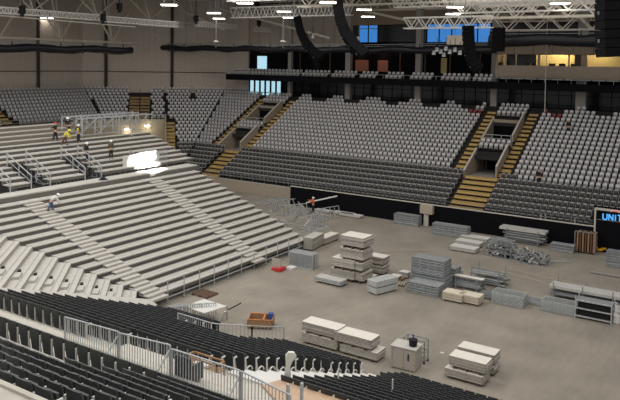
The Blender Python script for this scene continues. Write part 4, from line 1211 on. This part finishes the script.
# pale sheets piles
for k_,(px,py,L,dx) in enumerate(((475,254.5,2.3,0),(480,248.5,2.3,0),(487,244,2.5,0))):
    stack(px,py,L,1.1,[2],'the whitish sheets lying in pile %s from the front near the boards'%(('one','two','three')[k_]),'whitish sheets of pile %s'%(('one','two','three')[k_]),h=.16,mt=M_white,me_=M_deck,gaph=.08)
for k_,(px,py,L) in enumerate(((360,219,2.6),(352,217,2.4))):
    stack(px,py,L,.8,[1],'the whitish sheets by the boards, left of the crates, '+('front','rear')+' one' if False else 'the whitish sheets by the boards left of the crates, '+('front pile','rear pile')[k_],'whitish sheets by the boards %s'%('front','rear')[k_],h=.22,mt=M_white,me_=M_deck,gaph=.06)
stack(330,214,2.0,.8,[1],'the whitish sheets behind the orange worker','sheets behind the orange worker',h=.2,mt=M_white,me_=M_deck,gaph=.06)
# beige rolls pair (449-479, 290-307)
for k_,(px,py) in enumerate(((479,307),(462,304.5))):
    stack(px,py,1.45,1.0,[3],'the cream panels in the %s half of the cream stack by the steel racks'%('right','left')[k_],'cream panels, %s half'%('right','left')[k_],h=.17,mt=mat('cream_panel',(204,194,174),.6),me_=mat('cream_edge',(188,178,158),.6),gaph=.1)
# steel bundles
def tubes(P,L,W,h,n_,label,rz=0,seed=1,upr=True,name='tube_bundle',along='y',cap=None):
    t=thing(name,label,'steel parts',P,rz); rnd=random.Random(seed); w=MB()
    for i in range(n_):
        x=rnd.uniform(0,W); z=rnd.uniform(.08,h); a=rnd.uniform(-.12,.12)
        w.bar((x,rnd.uniform(0,L*.15),z),(x+a,L*rnd.uniform(.8,1),z+rnd.uniform(-.05,.05)),.06,rnd.choice((M_gal,M_gald,M_gald)))
    w.build('tubes',t)
    if upr:
        for y in (.15*L,.85*L):
            w=MB()
            for x in (-.05,W+.05): w.bar((x,y,0),(x,y,h+.3),.06,M_gald)
            w.bar((-.05,y,.05),(W+.05,y,.05),.06,M_gald); w.build('rack_post',t)
    return t
tubes(at(481,294,z=0),2.2,1.2,.7,26,'steel tube bundle behind the cream panels',seed=3)
P=at(482,293,z=0); stack(481,293,2.2,.5,[1],'the whitish planks on the steel bundle behind the cream panels','whitish plank on the bundle',z0=.75,h=.12,base=P+Vector((.1,0,0)),bearers=False)
tubes(at(505,290,z=0),2.9,1.4,1.0,34,'upright racked steel tubes behind the barrier trolley',seed=4)
tubes(at(495,303,z=0),1.3,1.3,.35,14,'loose pale steel fittings left of the barrier trolley',seed=6,upr=False)
# crowd barriers lying stacked
def barrier_mesh(L=2.1,Hh=1.1):
    t=thing('crowd_barrier','','barrier',(0,0,0)); w=MB()
    w.bar((0,0,0),(0,L,0),.05,M_gal); w.bar((Hh,0,0),(Hh,L,0),.05,M_gal); w.bar((0,0,0),(Hh,0,0),.05,M_gal); w.bar((0,L,0),(Hh,L,0),.05,M_gal); w.build('frame',t)
    w=MB()
    for i in range(1,15): w.bar((0,L*i/15,0),(Hh,L*i/15,0),.03,M_gal)
    w.build('bars',t)
    return t
bar0=barrier_mesh(); bfirst=[True]
def barriers(P,n_,dz,label,group,rz=0,tilt=0,step=Vector((0,0,0))):
    for i in range(n_):
        if bfirst[0]: r=bar0; bfirst[0]=False
        else: r=clone(bar0)
        r.location=Vector(P)+Vector((0,0,.06+dz*i))+step*i; r.rotation_euler=(0,tilt,rz); r['label']=label; r['group']=group
barriers(at(523,309,z=0),9,.085,'steel crowd barrier lying in the trolley stack left of centre right','barriers of the left flat stack')
barriers(at(543,308,z=0)+Vector((.2,0,0)),3,.07,'steel crowd barrier lying in the low middle pile','barriers of the low middle pile')
barriers(at(575,317,z=0),8,.085,'steel crowd barrier lying in the flat stack before the shelf rack','barriers of the right flat stack')
# dark inside of barrier stacks
# shelf rack right
P=at(611,325,z=0); t=thing('shelf_rack','long steel shelf rack with dark trays at the right edge','rack',P)
for x in (0,1.0):
    for y in (0,2.15): w=MB(); w.bar((x,y,0),(x,y,1.45),.06,M_gal); w.build('upright',t)
for k_,z in enumerate((.12,.62,1.12)):
    w=MB(); w.box(0,1.0,0,2.15,z,z+.04,M_gald); w.bar((0,0,z+.05),(0,2.15,z+.05),.07,M_gal); w.build('shelf',t)
w=MB(); w.box(.2,.9,.1,2.05,.18,.5,M_rub); w.box(.2,.9,.1,2.05,.68,1.0,M_rub); w.build('tray',t)
# long beams rack behind
for k_ in range(5):
    w=MB(); P=at(548,299,z=0); x=P.x+.2+.24*k_; y0=at(640,322,z=.9).y
    w.box(x,x+.2,y0,P.y,.75,.95,M_gal if k_%2 else M_deck); tag(w.build('aluminium_beam',bevel=.01),'long pale aluminium beam on the rack behind the barrier stacks','beam','long beams behind the barrier stacks')
    w=MB(); w.box(x,x+.2,y0,P.y,.35,.5,M_gald); tag(w.build('steel_beam',bevel=.01),'dull lower steel beam of the rack behind the barrier stacks','beam','lower beams behind the barrier stacks')
P=at(548,299,z=0)
for i in range(5):
    w=MB(); y=P.y-.3-i*1.9
    for x in (.12,1.45): w.bar((P.x+x,y,0),(P.x+x,y,1.25),.06,M_gald)
    for z in (.3,.7): w.bar((P.x+.12,y,z),(P.x+1.45,y,z),.06,M_gald)
    tag(w.build('rack_trestle'),'steel trestle carrying the long beams, number %s from its left end'%(('one','two','three','four','five')[i]),'trestle')
for k_,(px,py) in enumerate(((617,311),(581,315),(616,322))):
    P=at(px,py,z=0); w=MB(); w.cyl((P.x,P.y),.28,0,.42,M_white,12,.22); w.cyl((P.x+.1,P.y+.1),.2,.42,.55,M_white,10,.1); tag(w.build('white_sack'),'white wrapped sack by the shelf rack, '+('upper right one','left one','lower right one')[k_],'sack')
# far right cluster
tubes(at(512,258,z=0),2.2,1.5,1.25,60,'round heap of steel couplers and tubes near the boards',seed=8,upr=False)
def pile(P,R_x,R_y,h,n_,label,seed):
    t=thing('steel_parts_heap',label,'steel parts',P); rnd=random.Random(seed); w=MB()
    for i in range(n_):
        a=rnd.uniform(0,6.28); r=rnd.random()**.5; z=rnd.uniform(.03,h*(1-.5*r)); p=Vector((R_x*r*math.cos(a),R_y*r*math.sin(a),z)); 
        q=p+Vector((rnd.uniform(-.35,.35),rnd.uniform(-.35,.35),rnd.uniform(-.25,.25))); q.z=max(.03,q.z)
        w.bar(p,q,.06,rnd.choice((M_gal,M_gald,M_alu,M_blackm)))
    w.build('fittings',t)
    w=MB(); w.box(-R_x,R_x,-R_y,R_y,0,.03,M_gald)
    for sx in(-1,1):
        for sy_ in (-1,1): w.bar((sx*R_x,sy_*R_y,0),(sx*R_x,sy_*R_y,h*.7),.06,M_gald)
    for z in (h*.35,h*.7):
        w.bar((-R_x,-R_y,z),(-R_x,R_y,z),.05,M_gald); w.bar((R_x,-R_y,z),(R_x,R_y,z),.05,M_gald); w.bar((-R_x,-R_y,z),(R_x,-R_y,z),.05,M_gald); w.bar((-R_x,R_y,z),(R_x,R_y,z),.05,M_gald)
    w.build('stillage',t)
pile(at(500,255,z=0),.9,1.15,1.15,150,'stillage heaped with steel fittings, left one near the boards',11)
pile(at(524,259,z=0),.7,1.3,.95,120,'stillage heaped with steel fittings, middle one near the boards',12)
pile(at(535,263,z=0),.6,1.0,1.0,110,'stillage heaped with steel fittings, right front one near the boards',13)
P=at(545,249,z=0); 
for k_ in range(7):
    w=MB(); w.box(P.x+.3+.17*k_,P.x+.45+.17*k_,P.y+.1,P.y+4.2,1.15,1.35,M_gal if k_%2 else M_deck); tag(w.build('aluminium_beam'),'pale aluminium beam laid across the steel stillages','beam','beams laid on the far stillages')
tubes(P+Vector((.3,.1,0)),4.0,1.1,1.05,30,'racked steel tubes beneath the pale beams near the boards',seed=15)
# stair trolley unit
P=at(560,254,z=0); t=thing('stair_unit','steel stair frame standing against the boards near the tunnel','stair frame',at(574,244,z=0))
o=t.location; w=MB()
for y in (0,2.6,3.0): w.bar((0,y,0),(0,y,2.4),.07,M_gal)
for z in (.9,1.5): w.bar((0,0,z),(0,2.9,z),.07,M_gal)
w.bar((0,0,1.3),(0,2.2,.2),.08,M_gal); w.bar((.5,0,1.3),(.5,2.2,.2),.08,M_gal); w.build('frame',t)
w=MB(); w.bar((0,2.3,.2),(0,2.3,1.5),.09,M_hiv); w.build('yellow_prop',t)
cage(at(573,254,z=0),1.9,.9,.6,'small low steel crate by the stair frame')
# brown chair stack
P=at(594,255,z=0); t=thing('chair_trolley','trolley loaded with brown wooden stacking parts by the tunnel','trolley',P)
for i in range(7):
    w=MB(); w.box(0,1.2,i*.22,i*.22+.12,.12,1.75,M_dwood if i%2 else M_wood); w.build('wooden_board',t)
w=MB(); w.box(0,1.25,-.02,1.6,.06,.12,M_rub); w.bar((0,-.05,.1),(0,-.05,1.85),.06,M_gald); w.bar((0,1.6,.1),(0,1.6,1.85),.06,M_gald); w.bar((0,-.05,1.85),(0,1.6,1.85),.06,M_gald); w.build('trolley_frame',t)
for x in (.1,1.1):
    for y in (.1,1.45): w=MB(); w.cyl((x,y),.06,0,.06,M_rub,8); w.build('castor',t)
# yellow items
P=at(606,252,z=0); t=thing('yellow_cable_ramp','heap of bright yellow plastic by the tunnel screen','plastic parts',P)
w=MB(); rnd=random.Random(5)
for i in range(12):
    a=Vector((rnd.uniform(-.4,.4),rnd.uniform(-.8,.8),rnd.uniform(.08,.4))); b=a+Vector((rnd.uniform(-.3,.3),rnd.uniform(-.5,.5),rnd.uniform(-.1,.2))); w.bar(a,b,.2,M_yelp,.12)
w.build('pieces',t,bevel=.02)
t=thing('white_roller','white roll lying above dark crates by the tunnel','roll',at(604,247,z=0)+Vector((.8,0,0)))
w=MB(); w.bar((0,-.9,1.0),(0,.9,1.15),.38,M_white,n=12); w.build('roll',t); w=MB(); w.box(-.3,.3,-.8,.8,0,.8,M_rub); w.build('stand',t)
w=MB(); P=at(612,277,z=0); w.box(P.x,P.x+.3,P.y-2.5,P.y+1.6,.05,.15,M_col); w.box(P.x,P.x+.3,P.y+.9,P.y+1.0,0,.05,M_dwood); w.box(P.x,P.x+.3,P.y-1,P.y-.9,0,.05,M_dwood); tag(w.build('plank'),'long grey plank on the floor at the right edge','plank')
cage(at(625,270,z=0),1.4,.8,1.3,'steel crate cut by the right edge of the picture')
w=MB(); p=at(546,262,z=.0)
for i in range(3): w.bar((p.x+i*.1,p.y-.3*i,.05),(p.x+1.5,p.y-1.3-.3*i,.05),.06,M_gal)
tag(w.build('loose_tubes'),'three loose steel tubes lying right of the stillages','steel tubes')

# barriers leaning at the bleacher front (278-313)
P=at(286,268,z=0); Pe=at(312,270,z=0)
for i in range(8):
    r=clone(bar0); r.location=at(312,270.5,z=0)+Vector((.13*i,.05*(i%3),.03)); r.rotation_euler=(0,math.radians(-87),math.radians(2)); r['label']='steel crowd barrier standing upright in the row beside the bleacher front'; r['group']='upright barriers beside the bleacher'
P=at(279,271,z=0); t=thing('red_white_barrier','red and white plastic pieces lying by the upright barriers','plastic parts',P)
w=MB(); w.box(-.3,.5,-.3,.2,0,.28,M_redp); w.box(-.2,.3,.2,.6,0,.2,M_redp); w.build('red_part',t,bevel=.03)
w=MB(); w.box(.0,.1,-.1,.7,.1,.9,M_edge); w.build('grey_board',t); w=MB(); w.box(.6,1.3,-.8,-.2,0,.2,M_white); w.build('white_part',t,bevel=.02)
# pile near (165-230,290-330)
t=thing('white_tabletop','white table top resting on steel barriers at the foot of the bleacher','table top',at(210,318,z=.75)); 
o=t.location
pl=[at(186,305,z=.9)-o,at(217,307,z=.9)-o,at(224,301,z=.9)-o,at(196,296,z=.9)-o] if False else [at(184,306,z=.9)-o,at(204,313,z=.9)-o,at(227,306,z=.9)-o,at(204,299,z=.9)-o]
w=MB(); w.hexa([tuple(p-Vector((0,0,.06))) for p in pl]+[tuple(p) for p in pl],M_white); w.build('top',t)
w=MB()
for p in pl: w.bar(p,p-Vector((0,0,.9)),.05,M_gald)
w.build('leg',t)
for i in range(6):
    r=clone(bar0); c=at(181+i*7.0,322-i*.2,z=0); r.location=c; r.rotation_euler=(0,math.radians(-84),math.radians(70-i*4)); r['label']='steel barrier standing in the tangle at the foot of the bleacher'; r['group']='barriers at the foot of the bleacher'
t=thing('wooden_pallet','brown pallet by the lower bleacher corner','pallet',at(207,299,z=0)); w=MB()
for i in range(6): w.box(i*.2,i*.2+.14,0,1.4,.1,.13,M_dwood)
w.build('slats',t); w=MB(); 
for y in (0,.65,1.3): w.box(0,1.15,y,y+.1,0,.1,M_dwood)
w.build('blocks',t)
w=MB(); a=at(214,328,z=.1); b=at(226,311,z=1.3); w.bar(a,b,.3,M_white,.06); w.bar(b,at(241,303,z=.6),.05,M_blackm); tag(w.build('leaning_board'),'white board leaning at the stair opening railing','board')
# wooden crate with blue
P=at(272,330,z=0); t=thing('open_wooden_crate','open wooden crate with a blue item inside, on the floor by the railing','crate',P,math.radians(28))
w=MB(); L=1.5;W_=1.1; hh=.55
w.box(0,W_,0,L,.08,.12,M_wood)
for (x0,x1,y0,y1) in ((0,.05,0,L),(W_-.05,W_,0,L),(0,W_,0,.05),(0,W_,L-.05,L)): w.box(x0,x1,y0,y1,.1,hh,M_wood)
w.build('box_body',t); w=MB(); w.box(-.02,.06,-.02,L+.02,hh,hh+.04,mat('orange_wood',(190,120,70),.6)); w.box(W_-.05,W_+.02,-.02,L+.02,hh,hh+.04,MATS['orange_wood']); w.box(0,W_,.5,.6,hh,hh+.04,MATS['orange_wood']); w.build('rim',t)
w=MB(); w.box(.1,.2,.1,.2,0,.08,M_dwood); w.box(.9,1.0,1.2,1.3,0,.08,M_dwood); w.build('foot',t)
w=MB(); w.cyl((P.x+.62,P.y+.55),.17,.13,.75,M_bluep,12); tag(w.build('blue_canister',bevel=.02),'blue canister standing in the open wooden crate','canister')
# scaffold parts tangle right of the bleacher (265-330,190-240)
rnd=random.Random(21)
def ladder_frame(px,py,L,Wd,rz,tilt,label,lz=0):
    P=at(px,py,z=0); t=thing('scaffold_ladder',label,'scaffold',P+Vector((0,0,lz+.06))); t.rotation_euler=(tilt,0,rz); w=MB()
    w.bar((0,0,0),(L,0,0),.07,M_gal); w.bar((0,Wd,0),(L,Wd,0),.07,M_gal); w.build('side_tube',t)
    w=MB(); n_=int(L/.5)
    for i in range(n_+1): w.bar((L*i/n_,0,0),(L*i/n_,Wd,0),.05,M_gal)
    w.build('rung',t)
spots=[(272,212,3.2,1.0,.2,1.2),(282,216,3.,1.,-.5,1.3),(292,222,2.8,1.,.4,1.35),(300,230,2.6,1.1,-.2,1.4),(312,226,2.6,1.1,.1,1.45),(322,220,2.4,1.1,-.3,1.4),(264,206,3.,1.,.1,.2),(276,203,3.,1.,.0,.1),(286,208,2.8,1.2,-.6,.6),(298,212,3.,1.,-.9,.05),(330,228,2.2,1.1,1.2,1.5),(306,217,2.4,1.0,.8,1.3),(288,232,2.,1.,1.4,1.3),(318,233,2.4,1.1,1.4,1.45)]
for i,(px,py,L,Wd,rz,ti) in enumerate(spots):
    ladder_frame(px,py,L,Wd,rz,ti,'galvanised scaffold frame in the tangle at the right end of the bleacher'); 
    bpy.context.view_layer.update()
for o_ in COL.objects:
    if o_.name.startswith('scaffold_ladder') and o_.parent is None: o_['group']='scaffold frames at the bleacher end'
w=MB()
for i in range(26):
    a=at(rnd.uniform(215,300),0+rnd.uniform(183,212),z=0) if False else Vector((rnd.uniform(51.5,56),rnd.uniform(33.5,46),rnd.uniform(.1,1.4)))
    b=a+Vector((rnd.uniform(-1.5,1.5),rnd.uniform(-1.5,1.5),rnd.uniform(-.5,.6))); b.z=max(.05,b.z); w.bar(a,b,.07,rnd.choice((M_gal,M_gald)))
tag(w.build('loose_scaffold_tubes'),'loose scaffold tubes strewn between bleacher and far boards','steel tubes',kind='stuff')
for i in range(9):
    w=MB(); y=44.5-i*1.35; w.bar((52.2,y,0),(52.2,y,1.3+.25*(i%3)),.06,M_gal); w.bar((52.2,y,1.2),(52.2,y-1.3,1.2),.05,M_gal); w.bar((52.2,y,.2),(52.2,y-1.3,1.2),.04,M_gal); tag(w.build('guard_post'),'steel guard post in the line beside the bleacher end','post','guard posts at the bleacher end')

# ------------------------------------------------------------------ people
def skin(name,verts,edges,radii,mt,parent,levels=1):
    me=bpy.data.meshes.new(name); me.from_pydata([tuple(v) for v in verts],edges,[]); ob=bpy.data.objects.new(name,me); COL.objects.link(ob)
    sk=ob.modifiers.new('skin','SKIN'); 
    for i,r in enumerate(radii): me.skin_vertices[0].data[i].radius=(r,r) if not isinstance(r,tuple) else r
    me.skin_vertices[0].data[0].use_root=True
    sb=ob.modifiers.new('sub','SUBSURF'); sb.levels=levels; sb.render_levels=levels
    bpy.context.view_layer.update()
    dg=bpy.context.evaluated_depsgraph_get(); m2=bpy.data.meshes.new_from_object(ob.evaluated_get(dg)); ob.modifiers.clear(); ob.data=m2; m2.materials.clear(); m2.materials.append(mt)
    m2.polygons.foreach_set('use_smooth',[True]*len(m2.polygons))
    ob.parent=parent; return ob
def person(P,rz,pose,label,top,legs,helmet,vest=None):
    t=thing('person',label,'person',P,rz)
    # joints (x forward, y left, z up)
    lean=pose.get('lean',0); sp=pose.get('stride',.12)
    hipz=.92-pose.get('drop',0)
    hip=Vector((0,0,hipz))
    def fw_(l,base): return base+Vector((math.sin(lean)*l,0,math.cos(lean)*l))
    chest=fw_(.38,hip); neck=fw_(.53,hip); head=fw_(.66,hip); crown=fw_(.78,hip)
    shl=fw_(.48,hip)+Vector((0,.17,0)); shr=fw_(.48,hip)+Vector((0,-.17,0))
    arm=pose.get('arm',(.1,-.25)); arm2=pose.get('arm2',arm)
    ell=shl+Vector((arm[0],.05,arm[1])); elr=shr+Vector((arm2[0],-.05,arm2[1]))
    f=pose.get('fore',(.15,-.18)); f2=pose.get('fore2',f)
    hal=ell+Vector((f[0],-.02,f[1])); har=elr+Vector((f2[0],.02,f2[1]))
    kl=Vector((sp*.5+pose.get('drop',0)*.5,.1,hipz*.53)); kr=Vector((-sp*.3+pose.get('drop',0)*.5,-.1,hipz*.53))
    al=Vector((sp,.11,.08)); ar=Vector((-sp,-.11,.08)); tl=al+Vector((.15,.01,-.04)); tr=ar+Vector((.15,-.01,-.04))
    V=[hip,chest,neck,head,crown,shl,ell,hal,shr,elr,har,kl,al,tl,kr,ar,tr]
    E=[(0,1),(1,2),(2,3),(3,4),(1,5),(5,6),(6,7),(1,8),(8,9),(9,10),(0,11),(11,12),(12,13),(0,14),(14,15),(15,16)]
    Rr=[.12,.14,.055,.095,.07,.065,.045,.035,.065,.045,.035,.065,.045,.035,.065,.045,.035]
    skin('body',V,E,Rr,M_skin,t)
    # clothes
    skin('jacket',[fw_(.05,hip),chest,fw_(.47,hip),shl,ell,ell.lerp(hal,.75),shr,elr,elr.lerp(har,.75)],[(0,1),(1,2),(1,3),(3,4),(4,5),(1,6),(6,7),(7,8)],[.15,.17,.11,.085,.065,.055,.085,.065,.055],top,t)
    skin('trousers',[hip+Vector((0,0,.04)),kl,al+Vector((0,0,.05)),kr,ar+Vector((0,0,.05))],[(0,1),(1,2),(0,3),(3,4)],[.15,.09,.07,.09,.07],legs,t)
    for a_,b_ in ((al,tl),(ar,tr)): skin('boot',[a_+Vector((-.04,0,-.01)),b_],[(0,1)],[.06,.05],M_rub,t)
    # fingers as small skins
    for h_,e_ in ((hal,ell),(har,elr)):
        d=(h_-e_).normalized(); s=Vector((0,1,0)); VV=[h_];EE=[];RR=[.03]
        for i in range(5):
            o2=(i-2)*.018; a=h_+d*.05+s*o2; b=h_+d*(.1 if i else .06)+s*o2*(1.3 if i else 2); VV+=[a,b]; EE+=[(0,len(VV)-2),(len(VV)-2,len(VV)-1)]; RR+=[.01,.008]
        skin('hand',VV,EE,RR,M_skin,t)
    if helmet:
        w=MB(); c=head+(crown-head)*.25; bm=bmesh.new(); bmesh.ops.create_uvsphere(bm,u_segments=16,v_segments=10,radius=.135)
        for v in list(bm.verts):
            if v.co.z<-.01: v.co.z=-.01+ (v.co.z+.01)*.05; v.co.x*=1.12; v.co.y*=1.08
        me=bpy.data.meshes.new('helmet'); bm.to_mesh(me); bm.free(); me.materials.append(helmet); me.polygons.foreach_set('use_smooth',[True]*len(me.polygons)); h=bpy.data.objects.new('helmet',me); COL.objects.link(h); h.parent=t; h.location=c; h.rotation_euler=(0,lean*.8,0)
    if vest: skin('safety_vest',[fw_(.02,hip),chest,fw_(.49,hip)],[(0,1),(1,2)],[.17,.195,.15],vest,t)
    return t
def bl(px,py,off=0):  # point on the upper bleacher surface
    s=RB/TB; d=ray(px,py); z0=zw+.2+RB
    t=(z0-s*yu-H+off)/(d[2]-s*d[1]); return Vector(CP+d*t)
def stepz(P):
    i=int((P.y-yu)/TB); return zw+.2+RB*(i+1)
def put(px,py):
    P=bl(px,py); 
    if P.y<yu: P=at(px,py,z=zw); return P
    P.z=stepz(P); return P
person(put(55.5,140),2.2,{'arm':(.2,-.2),'fore':(.25,.0),'stride':.18},'worker in dark clothes and red helmet standing on the bleacher, leftmost of the group',M_dcloth,M_dcloth,M_hred)
person(put(64,144),-1.0,{'lean':.75,'arm':(.15,-.3),'fore':(.05,-.25),'stride':.2,'drop':.1},'worker in a bright yellow jacket bending over the bleacher deck',M_hiv,M_dwood,M_hiv)
person(put(78.5,140.5),3.5,{'arm':(.2,-.2),'fore':(.25,.05)},'worker in yellow vest and helmet with dark trousers facing the group',M_dcloth,M_dcloth,M_hwhite,M_hiv)
person(put(69,135),3.0,{'arm':(.1,-.25),'lean':.2},'worker in dark clothes standing behind the yellow-jacketed worker',M_dcloth,M_navy,M_hwhite)
person(put(87,160),2.8,{'arm':(.2,-.2),'fore':(.22,.05)},'worker in dark clothes with pale helmet standing lower in the bleacher aisle',M_dcloth,M_dcloth,M_hwhite)
person(put(111,158),4.2,{'arm':(.02,-.28),'fore':(.02,-.25),'stride':.02},'worker in dark olive clothes standing upright left of the sunlit patch',mat('olive_cloth',(84,80,58),.8),M_dcloth,M_hwhite)
P=at(50,209,y=43.6); s=RB/TB; d_=ray(50,209); t_=(.8-s*32.5-H)/(d_[2]-s*d_[1]); P=Vector(CP+d_*t_); j=int((P.y-32.5)/TB); P.z=zb_(j)
person(P,-.4,{'lean':1.0,'arm':(.15,-.3),'fore':(.1,-.2),'drop':.18,'stride':.2},'worker in white shirt and blue jeans crouching at the top of the left aisle',M_white,M_jean,M_hwhite)
P=at(313,213,z=0); person(P,2.4,{'arm':(.25,-.1),'fore':(.25,.1),'stride':.15},'worker in orange jacket carrying a long beam beside the black boards',M_hio,M_dcloth,M_hwhite)
a=at(312,203,z=1.25); a=P+Vector((-.2,.25,1.2)); b=a+Vector((1.2,-2.6,.75)); w=MB(); w.bar(a-(b-a)*.15,b,.12,M_alu); tag(w.build('carried_beam'),'pale beam carried by the worker in orange','beam')
# two dark figures among far seats
for k_,(px,py) in enumerate(((569,133),(539,184))):
    d_=ray(px,py); t_=(1.45-.55*66.45-H)/(d_[2]-.55*d_[0]); P=Vector(CP+d_*t_); k=int((P.x-66.45)/T); P.z=zf(k); P.x=X0+T*k-.42
    person(P,3.3,{'arm':(.05,-.27),'stride':.05},'small dark figure standing among the pale far seats, '+('upper one','lower one')[k_],M_rub,M_rub,None)

# ------------------------------------------------------------------ lighting
def area(name,loc,rot,sx,sy,e,col=(1,.985,.962),spread=180):
    l=bpy.data.lights.new(name,'AREA'); l.shape='RECTANGLE'; l.size=sx; l.size_y=sy; l.energy=e; l.color=col; l.spread=math.radians(spread)
    o=bpy.data.objects.new(name,l); o.location=loc; o.rotation_euler=rot; COL.objects.link(o); return o
for i,x in enumerate((18,36,54)):
    for j,y in enumerate((8,28,48)):
        e=[1500,1650,1200][i]*(1.0 if j<2 else 1.25)
        area('roof_floodlight',(x,y,24.6),(0,0,0),9,9,e)
area('roof_floodlight',(70,20,24.6),(0,0,0),6,20,800); area('roof_floodlight',(68,55,24.6),(0,0,0),6,16,700)
# narrow unseen area lamp added under the roof as the bleacher's sunbeam
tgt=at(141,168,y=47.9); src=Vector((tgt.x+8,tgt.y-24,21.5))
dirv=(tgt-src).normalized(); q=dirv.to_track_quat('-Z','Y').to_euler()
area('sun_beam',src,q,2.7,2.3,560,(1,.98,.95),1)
W=bpy.data.worlds.new('world'); SC.world=W; W.use_nodes=True; bg=W.node_tree.nodes['Background']; bg.inputs[0].default_value=(.97,.97,.965,1); bg.inputs[1].default_value=.78
SC.view_settings.view_transform='Standard'; SC.view_settings.look='None'; SC.view_settings.gamma=1; SC.view_settings.use_curve_mapping=False; SC.view_settings.exposure=0.0

for o_ in COL.objects:
    l_=o_.get('label')
    if l_ and not 4<=len(l_.replace(',',' ').split())<=16: print('LABEL',len(l_.split()),o_.name,l_)
    if o_.parent is None and o_.type in('MESH','EMPTY') and not l_ and o_.get('kind')!='structure': print('NOLABEL',o_.name)
